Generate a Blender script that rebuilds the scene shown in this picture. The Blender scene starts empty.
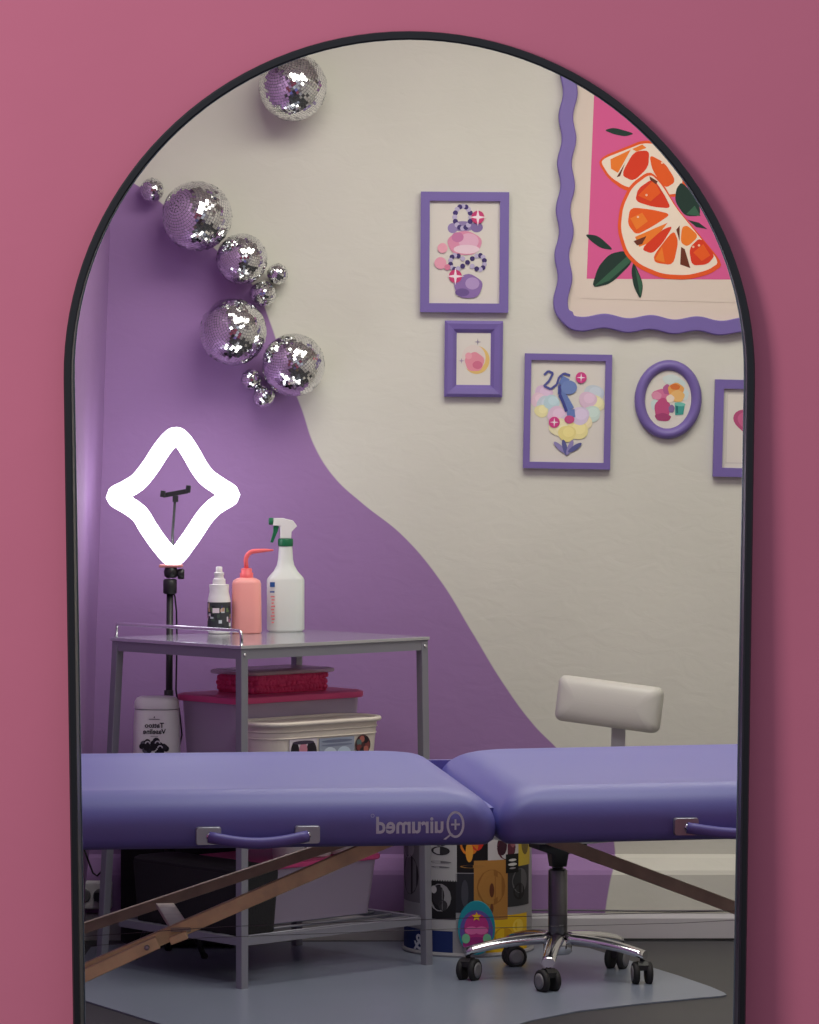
import bpy, bmesh, math, random
from mathutils import Vector, Matrix

random.seed(7)
PI = math.pi
SC = bpy.context.scene
COL = SC.collection

# ------------------------------------------------------------------ camera
F = 3600.0                                   # focal length in pixels of an 819x1024 frame
PITCH = math.atan(67.0 / F)
CAM = Vector((0, 0, 1.264))
cd = bpy.data.cameras.new('camera')
cd.sensor_fit = 'HORIZONTAL'; cd.sensor_width = 36.0; cd.lens = F * 36.0 / 819.0
cd.clip_start = 0.05; cd.clip_end = 60
cam = bpy.data.objects.new('camera', cd); COL.objects.link(cam)
cam.location = CAM; cam.rotation_euler = (PI / 2 - PITCH, 0, 0)
SC.camera = cam

# ------------------------------------------------------------------ world, lights, exposure
SC.view_settings.view_transform = 'Standard'
SC.view_settings.look = 'None'
SC.view_settings.gamma = 1.0
SC.view_settings.exposure = 0.0
SC.view_settings.use_curve_mapping = False
w = bpy.data.worlds.new('world'); SC.world = w; w.use_nodes = True
w.node_tree.nodes['Background'].inputs[0].default_value = (0.80, 0.86, 1.0, 1)
w.node_tree.nodes['Background'].inputs[1].default_value = 0.56

def area(name, loc, target, sx, sy, power, col):
    l = bpy.data.lights.new(name, 'AREA'); l.shape = 'RECTANGLE'; l.size = sx; l.size_y = sy
    l.energy = power; l.color = col
    o = bpy.data.objects.new(name, l); COL.objects.link(o); o.location = loc
    o.rotation_euler = (Vector(target) - Vector(loc)).to_track_quat('-Z', 'Y').to_euler()
    return o
area('ceiling_lamp', (0.40, 7.90, 2.66), (0.40, 7.95, 0), 1.7, 0.9, 33, (1.0, 0.98, 0.87))
area('ceiling_lamp', (0.30, 5.75, 2.66), (0.30, 5.80, 0), 1.3, 0.7, 20, (0.94, 0.98, 1.0))  # second overhead lamp, added to brighten the bed top
area('pink_wall_fill', (-2.2, 1.2, 2.1), (-0.2, 3.6, 1.4), 1.0, 1.2, 53, (1.0, 0.97, 0.95))  # added area lamp lighting the pink wall from upper left; no doorway built

# ------------------------------------------------------------------ helpers
def srgb(r, g, b):
    f = lambda v: (v / 255.0) / 12.92 if v / 255.0 <= 0.04045 else (((v / 255.0) + 0.055) / 1.055) ** 2.4
    return (f(r), f(g), f(b), 1.0)

def at(px, py, d):
    """point at depth d (along +y) seen at pixel px, py"""
    xr = (px - 409.5) / F; yr = -(py - 512.0) / F
    c, s = math.cos(PITCH), math.sin(PITCH)
    v = Vector((xr, c + yr * s, -s + yr * c))
    return CAM + v * (d / v.y)

def mat(name, col, rough=0.5, metal=0.0, bump=0.0, bscale=60.0, vary=0.0, vscale=8.0, spec=0.5, coat=0.0, trans=0.0, alpha=1.0, sheen=0.0, bdist=0.004, sss=0.0):
    m = bpy.data.materials.new(name); m.use_nodes = True
    nt = m.node_tree; b = nt.nodes['Principled BSDF']
    b.inputs['Base Color'].default_value = col
    b.inputs['Roughness'].default_value = rough
    b.inputs['Metallic'].default_value = metal
    b.inputs['Specular IOR Level'].default_value = spec
    b.inputs['Coat Weight'].default_value = coat
    b.inputs['Coat Roughness'].default_value = 0.15
    b.inputs['Transmission Weight'].default_value = trans
    b.inputs['Alpha'].default_value = alpha
    b.inputs['Sheen Weight'].default_value = sheen
    if sss:
        b.inputs['Subsurface Weight'].default_value = sss
        b.inputs['Subsurface Radius'].default_value = (0.02, 0.012, 0.01)
    tc = nt.nodes.new('ShaderNodeTexCoord')
    if vary:
        n = nt.nodes.new('ShaderNodeTexNoise'); n.inputs['Scale'].default_value = vscale; n.inputs['Detail'].default_value = 5
        nt.links.new(tc.outputs['Object'], n.inputs['Vector'])
        mp = nt.nodes.new('ShaderNodeMapRange')
        mp.inputs['From Min'].default_value = 0.3; mp.inputs['From Max'].default_value = 0.7
        mp.inputs['To Min'].default_value = 1 - vary; mp.inputs['To Max'].default_value = 1 + vary
        nt.links.new(n.outputs['Fac'], mp.inputs['Value'])
        mx = nt.nodes.new('ShaderNodeVectorMath'); mx.operation = 'SCALE'
        mx.inputs[0].default_value = col[:3]
        nt.links.new(mp.outputs['Result'], mx.inputs['Scale'])
        nt.links.new(mx.outputs['Vector'], b.inputs['Base Color'])
    if bump:
        n = nt.nodes.new('ShaderNodeTexNoise'); n.inputs['Scale'].default_value = bscale; n.inputs['Detail'].default_value = 6
        nt.links.new(tc.outputs['Object'], n.inputs['Vector'])
        bp = nt.nodes.new('ShaderNodeBump'); bp.inputs['Strength'].default_value = bump; bp.inputs['Distance'].default_value = bdist
        nt.links.new(n.outputs['Fac'], bp.inputs['Height'])
        nt.links.new(bp.outputs['Normal'], b.inputs['Normal'])
    return m

_flat = {}
def ink(r, g, b):
    k = (int(r), int(g), int(b))
    if k not in _flat:
        _flat[k] = mat('ink_%d_%d_%d' % k, srgb(*k), 0.6, spec=0.25)
    return _flat[k]

class MB:
    """collects shapes; build() links them as ONE mesh object"""
    def __init__(self): self.v = []; self.f = []; self.m = []; self.mats = []; self.sm = []
    def mi(self, m):
        if m is None: return 0
        if m not in self.mats: self.mats.append(m)
        return self.mats.index(m)
    def add(self, vs, fs, m=None, smooth=False):
        o = len(self.v); self.v += [Vector(v) for v in vs]
        k = self.mi(m)
        for f in fs: self.f.append([o + i for i in f]); self.m.append(k); self.sm.append(smooth)
        return self
    def box(self, c, s, rz=0.0, m=None):
        c = Vector(c); h = Vector(s) / 2; R = Matrix.Rotation(rz, 3, 'Z')
        vs = [c + R @ Vector((x * h.x, y * h.y, z * h.z)) for z in (-1, 1) for y in (-1, 1) for x in (-1, 1)]
        return self.add(vs, [(0, 2, 3, 1), (4, 5, 7, 6), (0, 1, 5, 4), (2, 6, 7, 3), (0, 4, 6, 2), (1, 3, 7, 5)], m)
    def bar(self, a, b, wx, wz, up=(0, 0, 1), m=None):
        a = Vector(a); b = Vector(b); d = (b - a).normalized()
        s = d.cross(Vector(up)).normalized(); u = s.cross(d).normalized()
        vs = [p + s * (i * wx / 2) + u * (j * wz / 2) for p in (a, b) for (i, j) in ((-1, -1), (1, -1), (1, 1), (-1, 1))]
        return self.add(vs, [(3, 2, 1, 0), (4, 5, 6, 7), (0, 1, 5, 4), (1, 2, 6, 5), (2, 3, 7, 6), (3, 0, 4, 7)], m)
    def tube(self, pts, r, n=10, m=None, closed=False):
        pts = [Vector(p) for p in pts]; k = len(pts)
        rr = r if isinstance(r, (list, tuple)) else [r] * k
        loops = []; prev = None
        for i, p in enumerate(pts):
            if closed: d = (pts[(i + 1) % k] - pts[i - 1]).normalized()
            else: d = (pts[min(i + 1, k - 1)] - pts[max(i - 1, 0)]).normalized()
            if prev is None:
                s = d.orthogonal().normalized()
            else:
                s = (prev - d * prev.dot(d)).normalized()
            prev = s; u = d.cross(s)
            loops.append([p + (s * math.cos(2 * PI * j / n) + u * math.sin(2 * PI * j / n)) * rr[i] for j in range(n)])
        return self.loops(loops, m, True, cap=not closed, wrap=closed)
    def loops(self, loops, m=None, smooth=True, cap=True, wrap=False):
        n = len(loops[0]); vs = [v for l in loops for v in l]; fs = []
        K = len(loops)
        for i in range(K if wrap else K - 1):
            a = i * n; b = ((i + 1) % K) * n
            for j in range(n):
                j2 = (j + 1) % n
                fs.append((a + j, a + j2, b + j2, b + j))
        self.add(vs, fs, m, smooth)
        if cap:
            o = len(self.v) - len(vs)
            k = self.mi(m)
            self.f.append([o + j for j in range(n)][::-1]); self.m.append(k); self.sm.append(False)
            self.f.append([o + (K - 1) * n + j for j in range(n)]); self.m.append(k); self.sm.append(False)
        return self
    def lathe(self, prof, n=32, c=(0, 0, 0), m=None, smooth=True, axis=None):
        c = Vector(c); L = []
        R = axis.to_track_quat('Z', 'Y').to_matrix() if axis is not None else Matrix.Identity(3)
        for (r, z) in prof:
            L.append([c + R @ Vector((r * math.cos(2 * PI * j / n), r * math.sin(2 * PI * j / n), z)) for j in range(n)])
        return self.loops(L, m, smooth)
    def rrect(self, layers, c=(0, 0, 0), rz=0.0, n=6, m=None, smooth=True):
        """layers: (z, half x, half y, corner radius[, dx, dy])"""
        c = Vector(c); R = Matrix.Rotation(rz, 3, 'Z'); L = []
        for ly in layers:
            z, hx, hy, r = ly[:4]; dx, dy = (ly[4], ly[5]) if len(ly) > 4 else (0, 0)
            r = min(r, hx * .999, hy * .999); lp = []
            for q, (sx, sy) in enumerate(((1, 1), (-1, 1), (-1, -1), (1, -1))):
                for k in range(n + 1):
                    a = q * PI / 2 + k * PI / 2 / n
                    lp.append(c + R @ Vector((dx + sx * (hx - r) + r * math.cos(a), dy + sy * (hy - r) + r * math.sin(a), z)))
            L.append(lp)
        return self.loops(L, m, smooth)
    def poly(self, pts, z, m=None):
        return self.add([(p[0], p[1], z) for p in pts], [list(range(len(pts)))], m)
    def sphere(self, c, r, nu=20, nv=12, m=None, sq=(1, 1, 1)):
        c = Vector(c); L = []
        for i in range(nv + 1):
            t = -PI / 2 + PI * (0.02 + 0.96 * i / nv)
            L.append([c + Vector((sq[0] * r * math.cos(t) * math.cos(2 * PI * j / nu), sq[1] * r * math.cos(t) * math.sin(2 * PI * j / nu), sq[2] * r * math.sin(t))) for j in range(nu)])
        return self.loops(L, m, True)
    def xf(self, M):
        self.v = [M @ v for v in self.v]; return self
    def build(self, name, material=None, parent=None, world=False, recalc=True):
        me = bpy.data.meshes.new(name)
        vs = self.v
        if world and parent is not None:
            inv = parent.matrix_basis.inverted(); vs = [inv @ v for v in vs]
        me.from_pydata([tuple(v) for v in vs], [], self.f)
        ms = self.mats if self.mats else [material]
        for m in ms: me.materials.append(m)
        for i, p in enumerate(me.polygons):
            p.material_index = self.m[i]; p.use_smooth = self.sm[i]
        if recalc:
            bm = bmesh.new(); bm.from_mesh(me); bmesh.ops.recalc_face_normals(bm, faces=bm.faces); bm.to_mesh(me); bm.free()
        me.update()
        o = bpy.data.objects.new(name, me); COL.objects.link(o)
        if parent is not None: o.parent = parent
        return o

def smooth_angle(o, deg=40):
    me = o.data
    try: me.set_sharp_from_angle(angle=math.radians(deg))
    except Exception: pass
    return o

def bevel(o, wdt=0.002, seg=2):
    md = o.modifiers.new('bevel', 'BEVEL'); md.width = wdt; md.segments = seg; md.limit_method = 'ANGLE'; md.angle_limit = math.radians(40)
    return o

def tag(o, label=None, cat=None, group=None, kind=None):
    if label: o['label'] = label
    if cat: o['category'] = cat
    if group: o['group'] = group
    if kind: o['kind'] = kind
    return o

def thing(name, label, cat, loc, rz=0.0, group=None):
    o = bpy.data.objects.new(name, None); COL.objects.link(o)
    o.location = loc; o.rotation_euler = (0, 0, rz); o.empty_display_size = 0.05
    o.matrix_basis = Matrix.Translation(Vector(loc)) @ Matrix.Rotation(rz, 4, 'Z')
    return tag(o, label, cat, group)

def text_mesh(s, size, mirror=True, bold=0.0):
    """flat vertices and faces of a line of lettering (reads backwards: built reversed, as a mirror shows it)"""
    cu = bpy.data.curves.new('t', 'FONT'); cu.body = s; cu.size = size; cu.align_x = 'CENTER'; cu.offset = bold; cu.resolution_u = 3
    o = bpy.data.objects.new('t', cu); COL.objects.link(o)
    bpy.context.view_layer.update()
    me = bpy.data.meshes.new_from_object(o.evaluated_get(bpy.context.evaluated_depsgraph_get()))
    sx = -1 if mirror else 1
    vs = [Vector((sx * v.co.x, v.co.y, 0)) for v in me.vertices]; fs = [list(p.vertices) for p in me.polygons]
    bpy.data.objects.remove(o); bpy.data.curves.remove(cu); bpy.data.meshes.remove(me)
    return vs, fs

def ell(cx, cy, rx, ry, n=28, rot=0.0, wob=0.0, k=5, ph=0.0, a0=0.0, a1=2 * PI):
    out = []
    for i in range(n):
        a = a0 + (a1 - a0) * i / (n if a1 - a0 > 6.28 else n - 1)
        q = 1 + wob * math.sin(k * a + ph)
        x, y = rx * q * math.cos(a), ry * q * math.sin(a)
        out.append((cx + x * math.cos(rot) - y * math.sin(rot), cy + x * math.sin(rot) + y * math.cos(rot)))
    return out

def star4(cx, cy, r, q=0.22, n=4):
    return [(cx + (r if i % 2 == 0 else r * q) * math.cos(PI / 2 + i * PI / n), cy + (r if i % 2 == 0 else r * q) * math.sin(PI / 2 + i * PI / n)) for i in range(2 * n)]

# ------------------------------------------------------------------ materials
M = {}
M['black'] = mat('black_metal', srgb(20, 18, 22), 0.35, 0.0)
M['bevel'] = mat('mirror_bevel', srgb(120, 128, 140), 0.25, 0.6)
M['frame'] = mat('purple_frame_paint', srgb(122, 104, 172), 0.45, bump=0.05, bscale=90)
M['paper'] = mat('print_paper', srgb(226, 220, 210), 0.8)
M['cream'] = mat('cream_mount', srgb(228, 212, 198), 0.8)
M['tile'] = mat('mirror_tile', (0.92, 0.93, 0.94, 1), 0.10, 1.0)
M['core'] = mat('ball_core', srgb(120, 120, 124), 0.5, 0.5)
M['steel'] = mat('grey_powder_coated_steel', srgb(142, 141, 152), 0.42, 0.35)
M['chrome'] = mat('chrome', (0.80, 0.80, 0.82, 1), 0.12, 1.0)
M['brushed'] = mat('brushed_steel', (0.42, 0.42, 0.43, 1), 0.35, 0.6)
M['top'] = mat('glass_table_top', srgb(206, 208, 214), 0.2, 0.75, spec=0.8)
M['vinyl'] = mat('purple_vinyl', srgb(116, 115, 187), 0.46, bump=0.12, bscale=220, bdist=0.0008)
M['vinyl_strap'] = mat('purple_strap', srgb(118, 110, 182), 0.45)
M['wood'] = mat('beech_wood', srgb(250, 224, 166), 0.45, vary=0.15, vscale=30)
M['wood2'] = mat('beech_wood_darker', srgb(190, 176, 156), 0.5, vary=0.15, vscale=30)  # darker, greyer beech tone for back struts, boards and cross bar
M['white_print'] = mat('white_print', srgb(236, 248, 255), 0.5)
M['pad'] = mat('white_upholstery', srgb(210, 208, 199), 0.4, bump=0.1, bscale=180, bdist=0.0008)
M['plastic_black'] = mat('black_plastic', srgb(22, 21, 24), 0.45)
M['rubber'] = mat('rubber', srgb(30, 29, 31), 0.7)
M['grey_plastic'] = mat('grey_plastic', srgb(120, 118, 122), 0.5)
M['white_plastic'] = mat('white_plastic', srgb(232, 230, 228), 0.4)
M['bin_white'] = mat('cream_bin', srgb(226, 216, 204), 0.45)
M['hdpe'] = mat('frosted_bottle', srgb(228, 232, 226), 0.4, sss=0.1)
M['pink_bottle'] = mat('pink_bottle', srgb(255, 172, 164), 0.4, sss=0.15)
M['coral'] = mat('coral_cap', srgb(252, 112, 116), 0.4)
M['green'] = mat('green_plastic', srgb(10, 105, 66), 0.4)
M['pink_lid'] = mat('pink_lid', srgb(236, 84, 146), 0.4)
M['clear_box'] = mat('clear_box', srgb(205, 190, 212), 0.3, alpha=0.55)
M['clear_lid'] = mat('clear_lid', srgb(220, 205, 214), 0.25, alpha=0.55)
M['plush'] = mat('pink_plush', srgb(250, 84, 140), 0.9, bump=0.6, bscale=120, bdist=0.01)
M['black_fabric'] = mat('black_fabric', srgb(26, 24, 28), 0.85, bump=0.3, bscale=200)
M['mat_pvc'] = mat('floor_mat', srgb(130, 138, 154), 0.28, bump=0.04, bscale=40, vary=0.04, vscale=3)
M['cable'] = mat('steel_cable', srgb(96, 92, 98), 0.4, 0.5)

def emis(name, col, s):
    m = bpy.data.materials.new(name); m.use_nodes = True; nt = m.node_tree
    b = nt.nodes['Principled BSDF']; b.inputs['Base Color'].default_value = (1, 1, 1, 1)
    b.inputs['Emission Color'].default_value = col; b.inputs['Emission Strength'].default_value = s
    return m
M['led'] = emis('led_tube', (0.93, 0.96, 1.0, 1), 4.6)

def plaster(name, col, bump=0.35, dist=0.006, col2=None, curve=None, rough=0.75):
    """painted plaster; with col2 and curve the paint changes at x = curve(z) in world space (a painted wave)"""
    m = bpy.data.materials.new(name); m.use_nodes = True; nt = m.node_tree; N = nt.nodes; L = nt.links
    b = N['Principled BSDF']; b.inputs['Roughness'].default_value = rough; b.inputs['Specular IOR Level'].default_value = 0.35
    geo = N.new('ShaderNodeNewGeometry')
    n0 = N.new('ShaderNodeTexNoise'); n0.inputs['Scale'].default_value = 3.0; n0.inputs['Detail'].default_value = 4
    L.new(geo.outputs['Position'], n0.inputs['Vector'])
    mp = N.new('ShaderNodeMapRange'); mp.inputs['From Min'].default_value = .3; mp.inputs['From Max'].default_value = .7
    mp.inputs['To Min'].default_value = .97; mp.inputs['To Max'].default_value = 1.03
    L.new(n0.outputs['Fac'], mp.inputs['Value'])
    base = N.new('ShaderNodeMix'); base.data_type = 'RGBA'
    base.inputs['A'].default_value = col; base.inputs['B'].default_value = col2 or col; base.inputs['Factor'].default_value = 0
    if curve:
        sep = N.new('ShaderNodeSeparateXYZ'); L.new(geo.outputs['Position'], sep.inputs[0])
        zr = N.new('ShaderNodeMapRange'); zr.inputs['From Min'].default_value = 0; zr.inputs['From Max'].default_value = 2.4
        L.new(sep.outputs['Z'], zr.inputs['Value'])
        fc = N.new('ShaderNodeFloatCurve'); cv = fc.mapping.curves[0]
        pts = [(z / 2.4, (x + 1.2) / 2.4) for (x, z) in curve]
        pts.sort()
        while len(cv.points) < len(pts): cv.points.new(0.5, 0.5)
        for i, (a, v) in enumerate(pts): cv.points[i].location = (a, v); cv.points[i].handle_type = 'AUTO'
        fc.mapping.update()
        L.new(zr.outputs['Result'], fc.inputs['Value'])
        xr = N.new('ShaderNodeMapRange'); xr.inputs['From Min'].default_value = -1.2; xr.inputs['From Max'].default_value = 1.2; xr.clamp = False
        L.new(sep.outputs['X'], xr.inputs['Value'])
        sub = N.new('ShaderNodeMath'); sub.operation = 'SUBTRACT'
        L.new(fc.outputs['Value'], sub.inputs[0]); L.new(xr.outputs['Result'], sub.inputs[1])
        st = N.new('ShaderNodeMapRange'); st.inputs['From Min'].default_value = -0.0008; st.inputs['From Max'].default_value = 0.0008
        L.new(sub.outputs[0], st.inputs['Value']); L.new(st.outputs['Result'], base.inputs['Factor'])
    sc = N.new('ShaderNodeVectorMath'); sc.operation = 'SCALE'
    L.new(base.outputs['Result'], sc.inputs[0]); L.new(mp.outputs['Result'], sc.inputs['Scale'])
    L.new(sc.outputs['Vector'], b.inputs['Base Color'])
    mpp = N.new('ShaderNodeMapping'); mpp.inputs['Scale'].default_value = (1, 1, 1.8); mpp.inputs['Rotation'].default_value = (0, .35, 0)
    L.new(geo.outputs['Position'], mpp.inputs['Vector'])
    n1 = N.new('ShaderNodeTexNoise'); n1.inputs['Scale'].default_value = 14; n1.inputs['Detail'].default_value = 7; n1.inputs['Distortion'].default_value = 0.8
    L.new(mpp.outputs['Vector'], n1.inputs['Vector'])
    bp = N.new('ShaderNodeBump'); bp.inputs['Strength'].default_value = bump; bp.inputs['Distance'].default_value = dist
    L.new(n1.outputs['Fac'], bp.inputs['Height']); L.new(bp.outputs['Normal'], b.inputs['Normal'])
    return m

DW = 9.23                                     # distance of the decorated wall
def wz(px, py): p = at(px, py, DW); return (p.x, p.z)
edge_px = [(60, 150), (108, 172), (140, 187), (175, 215), (225, 258), (255, 288), (270, 322), (284, 365), (302, 410), (314, 445), (334, 477), (362, 503),
           (402, 535), (440, 580), (472, 632), (503, 683), (533, 724), (562, 754), (596, 800), (615, 850), (609, 880), (604, 912), (602, 938)]
C_WHITE = srgb(221, 219, 207); C_PURPLE = srgb(162, 126, 177); C_PINK = srgb(202, 110, 134)
M['wall_back'] = plaster('mural_wall', C_WHITE, 0.20, 0.006, C_PURPLE, [wz(*p) for p in edge_px])
M['wall_purple'] = plaster('purple_wall', C_PURPLE, 0.20, 0.006)
M['wall_white'] = plaster('white_wall', C_WHITE)
M['wall_pink'] = plaster('pink_wall', C_PINK, 0.12, 0.003)
M['floor'] = mat('grey_floor', srgb(60, 60, 63), 0.45, vary=0.08, vscale=4)
M['skirting'] = mat('skirting_paint', srgb(196, 192, 196), 0.5)

# ------------------------------------------------------------------ the setting
TILT = math.radians(9.25)                     # the camera looks down on the pink wall and its mirror
O0 = at(409.5, 512, 3.65)
UW = Vector((0, -math.sin(TILT), math.cos(TILT)))      # up along the pink wall
NW = Vector((0, -math.cos(TILT), -math.sin(TILT)))     # out of the pink wall, to the camera
def on_wall(px, py, nf=0.0):
    d = (at(px, py, 1.0) - CAM).normalized()
    t = (O0 + NW * nf - CAM).dot(NW) / d.dot(NW)
    p = CAM + d * t - O0
    return p.x, p.dot(UW)
def fd(v): return 0.012 + (VT0 - v) * 0.030
def wp(u, v, n=0.0): return O0 + Vector((u, 0, 0)) + UW * v + NW * n
VF = -O0.z / UW.z                             # where the pink wall meets the floor

uL = (on_wall(64.0, 400, .010)[0] + on_wall(74.8, 1000, .026)[0]) / 2; uR = (on_wall(754.0, 400, .010)[0] + on_wall(744.5, 1000, .026)[0]) / 2
UC = (uL + uR) / 2; RAD = (uR - uL) / 2
VT = on_wall(408, 31.5, .012)[1]; VT0 = VT; VS = VT - RAD
FW = 0.0080                       # face width of the frame
def arch(ins, vb, n=64):
    r = RAD - ins
    pts = [(UC - r, vb)] + [(UC + r * math.cos(PI - PI * i / n), VS + r * math.sin(PI * i / n)) for i in range(n + 1)] + [(UC + r, vb)]
    return pts

o = MB()
inner = arch(FW * 0.5, VF)
outer = [(UC + 1.9, VF), (UC + 1.9, VF + 2.62), (UC - 1.9, VF + 2.62), (UC - 1.9, VF)]
ringp = inner + outer
n = len(ringp)
o.add([wp(u, v, 0) for u, v in ringp] + [wp(u, v, -0.012) for u, v in ringp],
      [list(range(n)), [n + i for i in range(n)][::-1]] + [(i, (i + 1) % n, n + (i + 1) % n, n + i) for i in range(n)])
tag(o.build('wall_front', M['wall_pink']), 'pink painted wall that the arched mirror hangs on', kind='structure')

# decorated wall with its sloping plaster ledge near the floor
prof = [(DW, 2.75), (DW, 0.213), (DW - 0.012, 0.205), (DW - 0.040, 0.176), (DW - 0.045, 0.165), (DW - 0.048, 0.0)]
o = MB(); xs = [-1.1 + 3.2 * i / 16 for i in range(17)]
for i in range(16):
    for j in range(len(prof) - 1):
        a, b = prof[j], prof[j + 1]
        o.add([(xs[i], a[0], a[1]), (xs[i + 1], a[0], a[1]), (xs[i + 1], b[0], b[1]), (xs[i], b[0], b[1])], [(0, 3, 2, 1)])
o.add([(-1.1, DW + .1, 0), (2.1, DW + .1, 0), (2.1, DW + .1, 2.75), (-1.1, DW + .1, 2.75)], [(0, 1, 2, 3)])
tag(o.build('wall_back', M['wall_back'], recalc=False), 'white plaster wall with a purple painted wave', kind='structure')
# crooked left wall
o = MB()
def xl(z): return -0.774 - (1.62 - z) * 0.0345
o.add([(xl(0), DW + .05, 0), (xl(0), 6.5, 0), (xl(2.75), 6.5, 2.75), (xl(2.75), DW + .05, 2.75),
       (xl(0) - .08, DW + .05, 0), (xl(0) - .08, 6.5, 0), (xl(2.75) - .08, 6.5, 2.75), (xl(2.75) - .08, DW + .05, 2.75)],
      [(0, 1, 2, 3), (7, 6, 5, 4), (0, 4, 5, 1), (1, 5, 6, 2), (2, 6, 7, 3), (3, 7, 4, 0)])
tag(o.build('wall_left', M['wall_purple']), 'purple painted side wall', kind='structure')
o = MB(); o.box((-1.16, 6.46, 1.375), (.62, .08, 2.75)); o.box((-1.44, 5.08, 1.375), (.08, 2.70, 2.75))
tag(o.build('wall_side', M['wall_purple']), 'purple wall stepping back beside the bed', kind='structure')
tag(MB().box((2.14, 6.6, 1.375), (.08, 5.4, 2.75)).build('wall_right', M['wall_white']), 'white side wall', kind='structure')
tag(MB().box((0.35, 6.55, 2.79), (3.7, 5.7, .08)).build('ceiling', M['wall_white']), 'white ceiling', kind='structure')
tag(MB().box((0.2, 4.6, -0.03), (4.4, 9.6, .06)).build('floor', M['floor']), 'dark grey smooth floor', kind='structure')
o = MB(); yb = DW - 0.048
o.add([(-.9, yb, 0), (-.9, yb - .016, 0), (-.9, yb - .016, .056), (-.9, yb - .010, .066), (-.9, yb, .068),
       (2.1, yb, 0), (2.1, yb - .016, 0), (2.1, yb - .016, .056), (2.1, yb - .010, .066), (2.1, yb, .068)],
      [(0, 1, 6, 5), (1, 2, 7, 6), (2, 3, 8, 7), (3, 4, 9, 8), (4, 0, 5, 9), (0, 4, 3, 2, 1), (5, 6, 7, 8, 9)])
tag(o.build('baseboard_back', M['skirting']), 'low pale skirting board', kind='structure')

# ------------------------------------------------------------------ arched mirror: frame and bevelled rim; no glass, the opening shows a mirrored room
VB = VF + 0.004
mir = thing('arched_mirror_frame', 'thin black frame of a tall arched mirror, open without glass, on the pink wall', 'mirror', wp(UC, VF, 0))
def frame_loops(lst):
    return [[wp(u, v, fd(v) * nn if nn > 0 else nn) for (u, v) in arch(ins, VB + ins)] for (ins, nn) in lst]
o = MB(); o.loops(frame_loops([(0, 0.0), (0, .93), (.0015, 1.0), (FW - .0015, 1.0), (FW, .93), (FW, -.012)]), smooth=False, cap=False, wrap=True)
o.build('frame', M['black'], mir, world=True)
o = MB(); o.loops(frame_loops([(FW - .001, -.002), (FW + .0010, -.002), (FW + .0010, -.006), (FW - .001, -.006)]), smooth=False, cap=False, wrap=True)
tag(o.build('bevelled_edge', M['bevel'], mir, world=True), 'pale bevelled glass edge')

# ------------------------------------------------------------------ mirror balls
def tiles_for(R, seed):
    rnd = random.Random(seed); mb = MB()
    t = max(0.0062, R * 0.085); rows = int(PI * R / t)
    ax = Vector((rnd.uniform(-.8, .8), -1.0 + rnd.uniform(-.3, .5), rnd.uniform(.2, .9))).normalized()
    Q = ax.to_track_quat('Z', 'Y').to_matrix()
    for i in range(rows):
        la = -PI / 2 + PI * (i + .5) / rows
        nn = max(3, int(2 * PI * R * math.cos(la) / t)); of = rnd.random()
        for j in range(nn):
            lo = 2 * PI * (j + of) / nn
            c = Vector((math.cos(la) * math.cos(lo), math.cos(la) * math.sin(lo), math.sin(la)))
            e = Vector((-math.sin(lo), math.cos(lo), 0)); nrt = c.cross(e)
            tx, ty = rnd.gauss(0, .055), rnd.gauss(0, .055)
            e2 = (e + c * tx).normalized(); n2 = (nrt + c * ty).normalized()
            h = t * 0.455; p = c * R
            mb.add([Q @ (p - e2 * h - n2 * h), Q @ (p + e2 * h - n2 * h), Q @ (p + e2 * h + n2 * h), Q @ (p - e2 * h + n2 * h)], [(0, 1, 2, 3)])
    return mb
balls = [(293, 87, 34, 'large mirror ball hanging alone, highest on the white wall'),
         (152, 190, 12, 'tiny mirror ball at the upper end of the trail, where purple paint begins'),
         (197, 216, 35, 'largest mirror ball of the trail, second down from its upper end'),
         (242, 259, 25.5, 'medium mirror ball just below the largest one of the trail'),
         (277.5, 274, 10.5, 'tiny mirror ball on white wall touching the medium mirror ball'),
         (263, 293.5, 13, 'small mirror ball hanging below the medium mirror ball'),
         (233, 332, 33.5, 'large mirror ball on purple paint in the lower part of the trail'),
         (293.5, 365, 31.5, 'large mirror ball at the edge of the purple wave, lowest of the large ones'),
         (251.5, 379.5, 10.5, 'tiny mirror ball tucked between the two lower large balls'),
         (264, 396.5, 11.5, 'lowest tiny mirror ball at the bottom of the trail')]
for k, (px, py, r, lab) in enumerate(balls):
    rad = r / F * (DW - .08)
    c = at(px, py, DW - rad - .006)
    rt = MB().sphere((0, 0, 0), rad * .985, 32, 20).add([], []).build('mirror_ball', M['core'])
    rt.location = c; rt.matrix_basis = Matrix.Translation(c)
    tag(rt, lab, 'mirror ball', 'mirror balls on the wall')
    tl = tiles_for(rad, 100 + k).build('mirror_tiles', M['tile'], rt, recalc=False); tl['kind'] = 'stuff'
    MB().lathe([(.006, 0), (.006, .02)], 12, (0, rad * .97, 0), axis=Vector((0, 1, 0))).build('wall_fixing', M['core'], rt)

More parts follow.
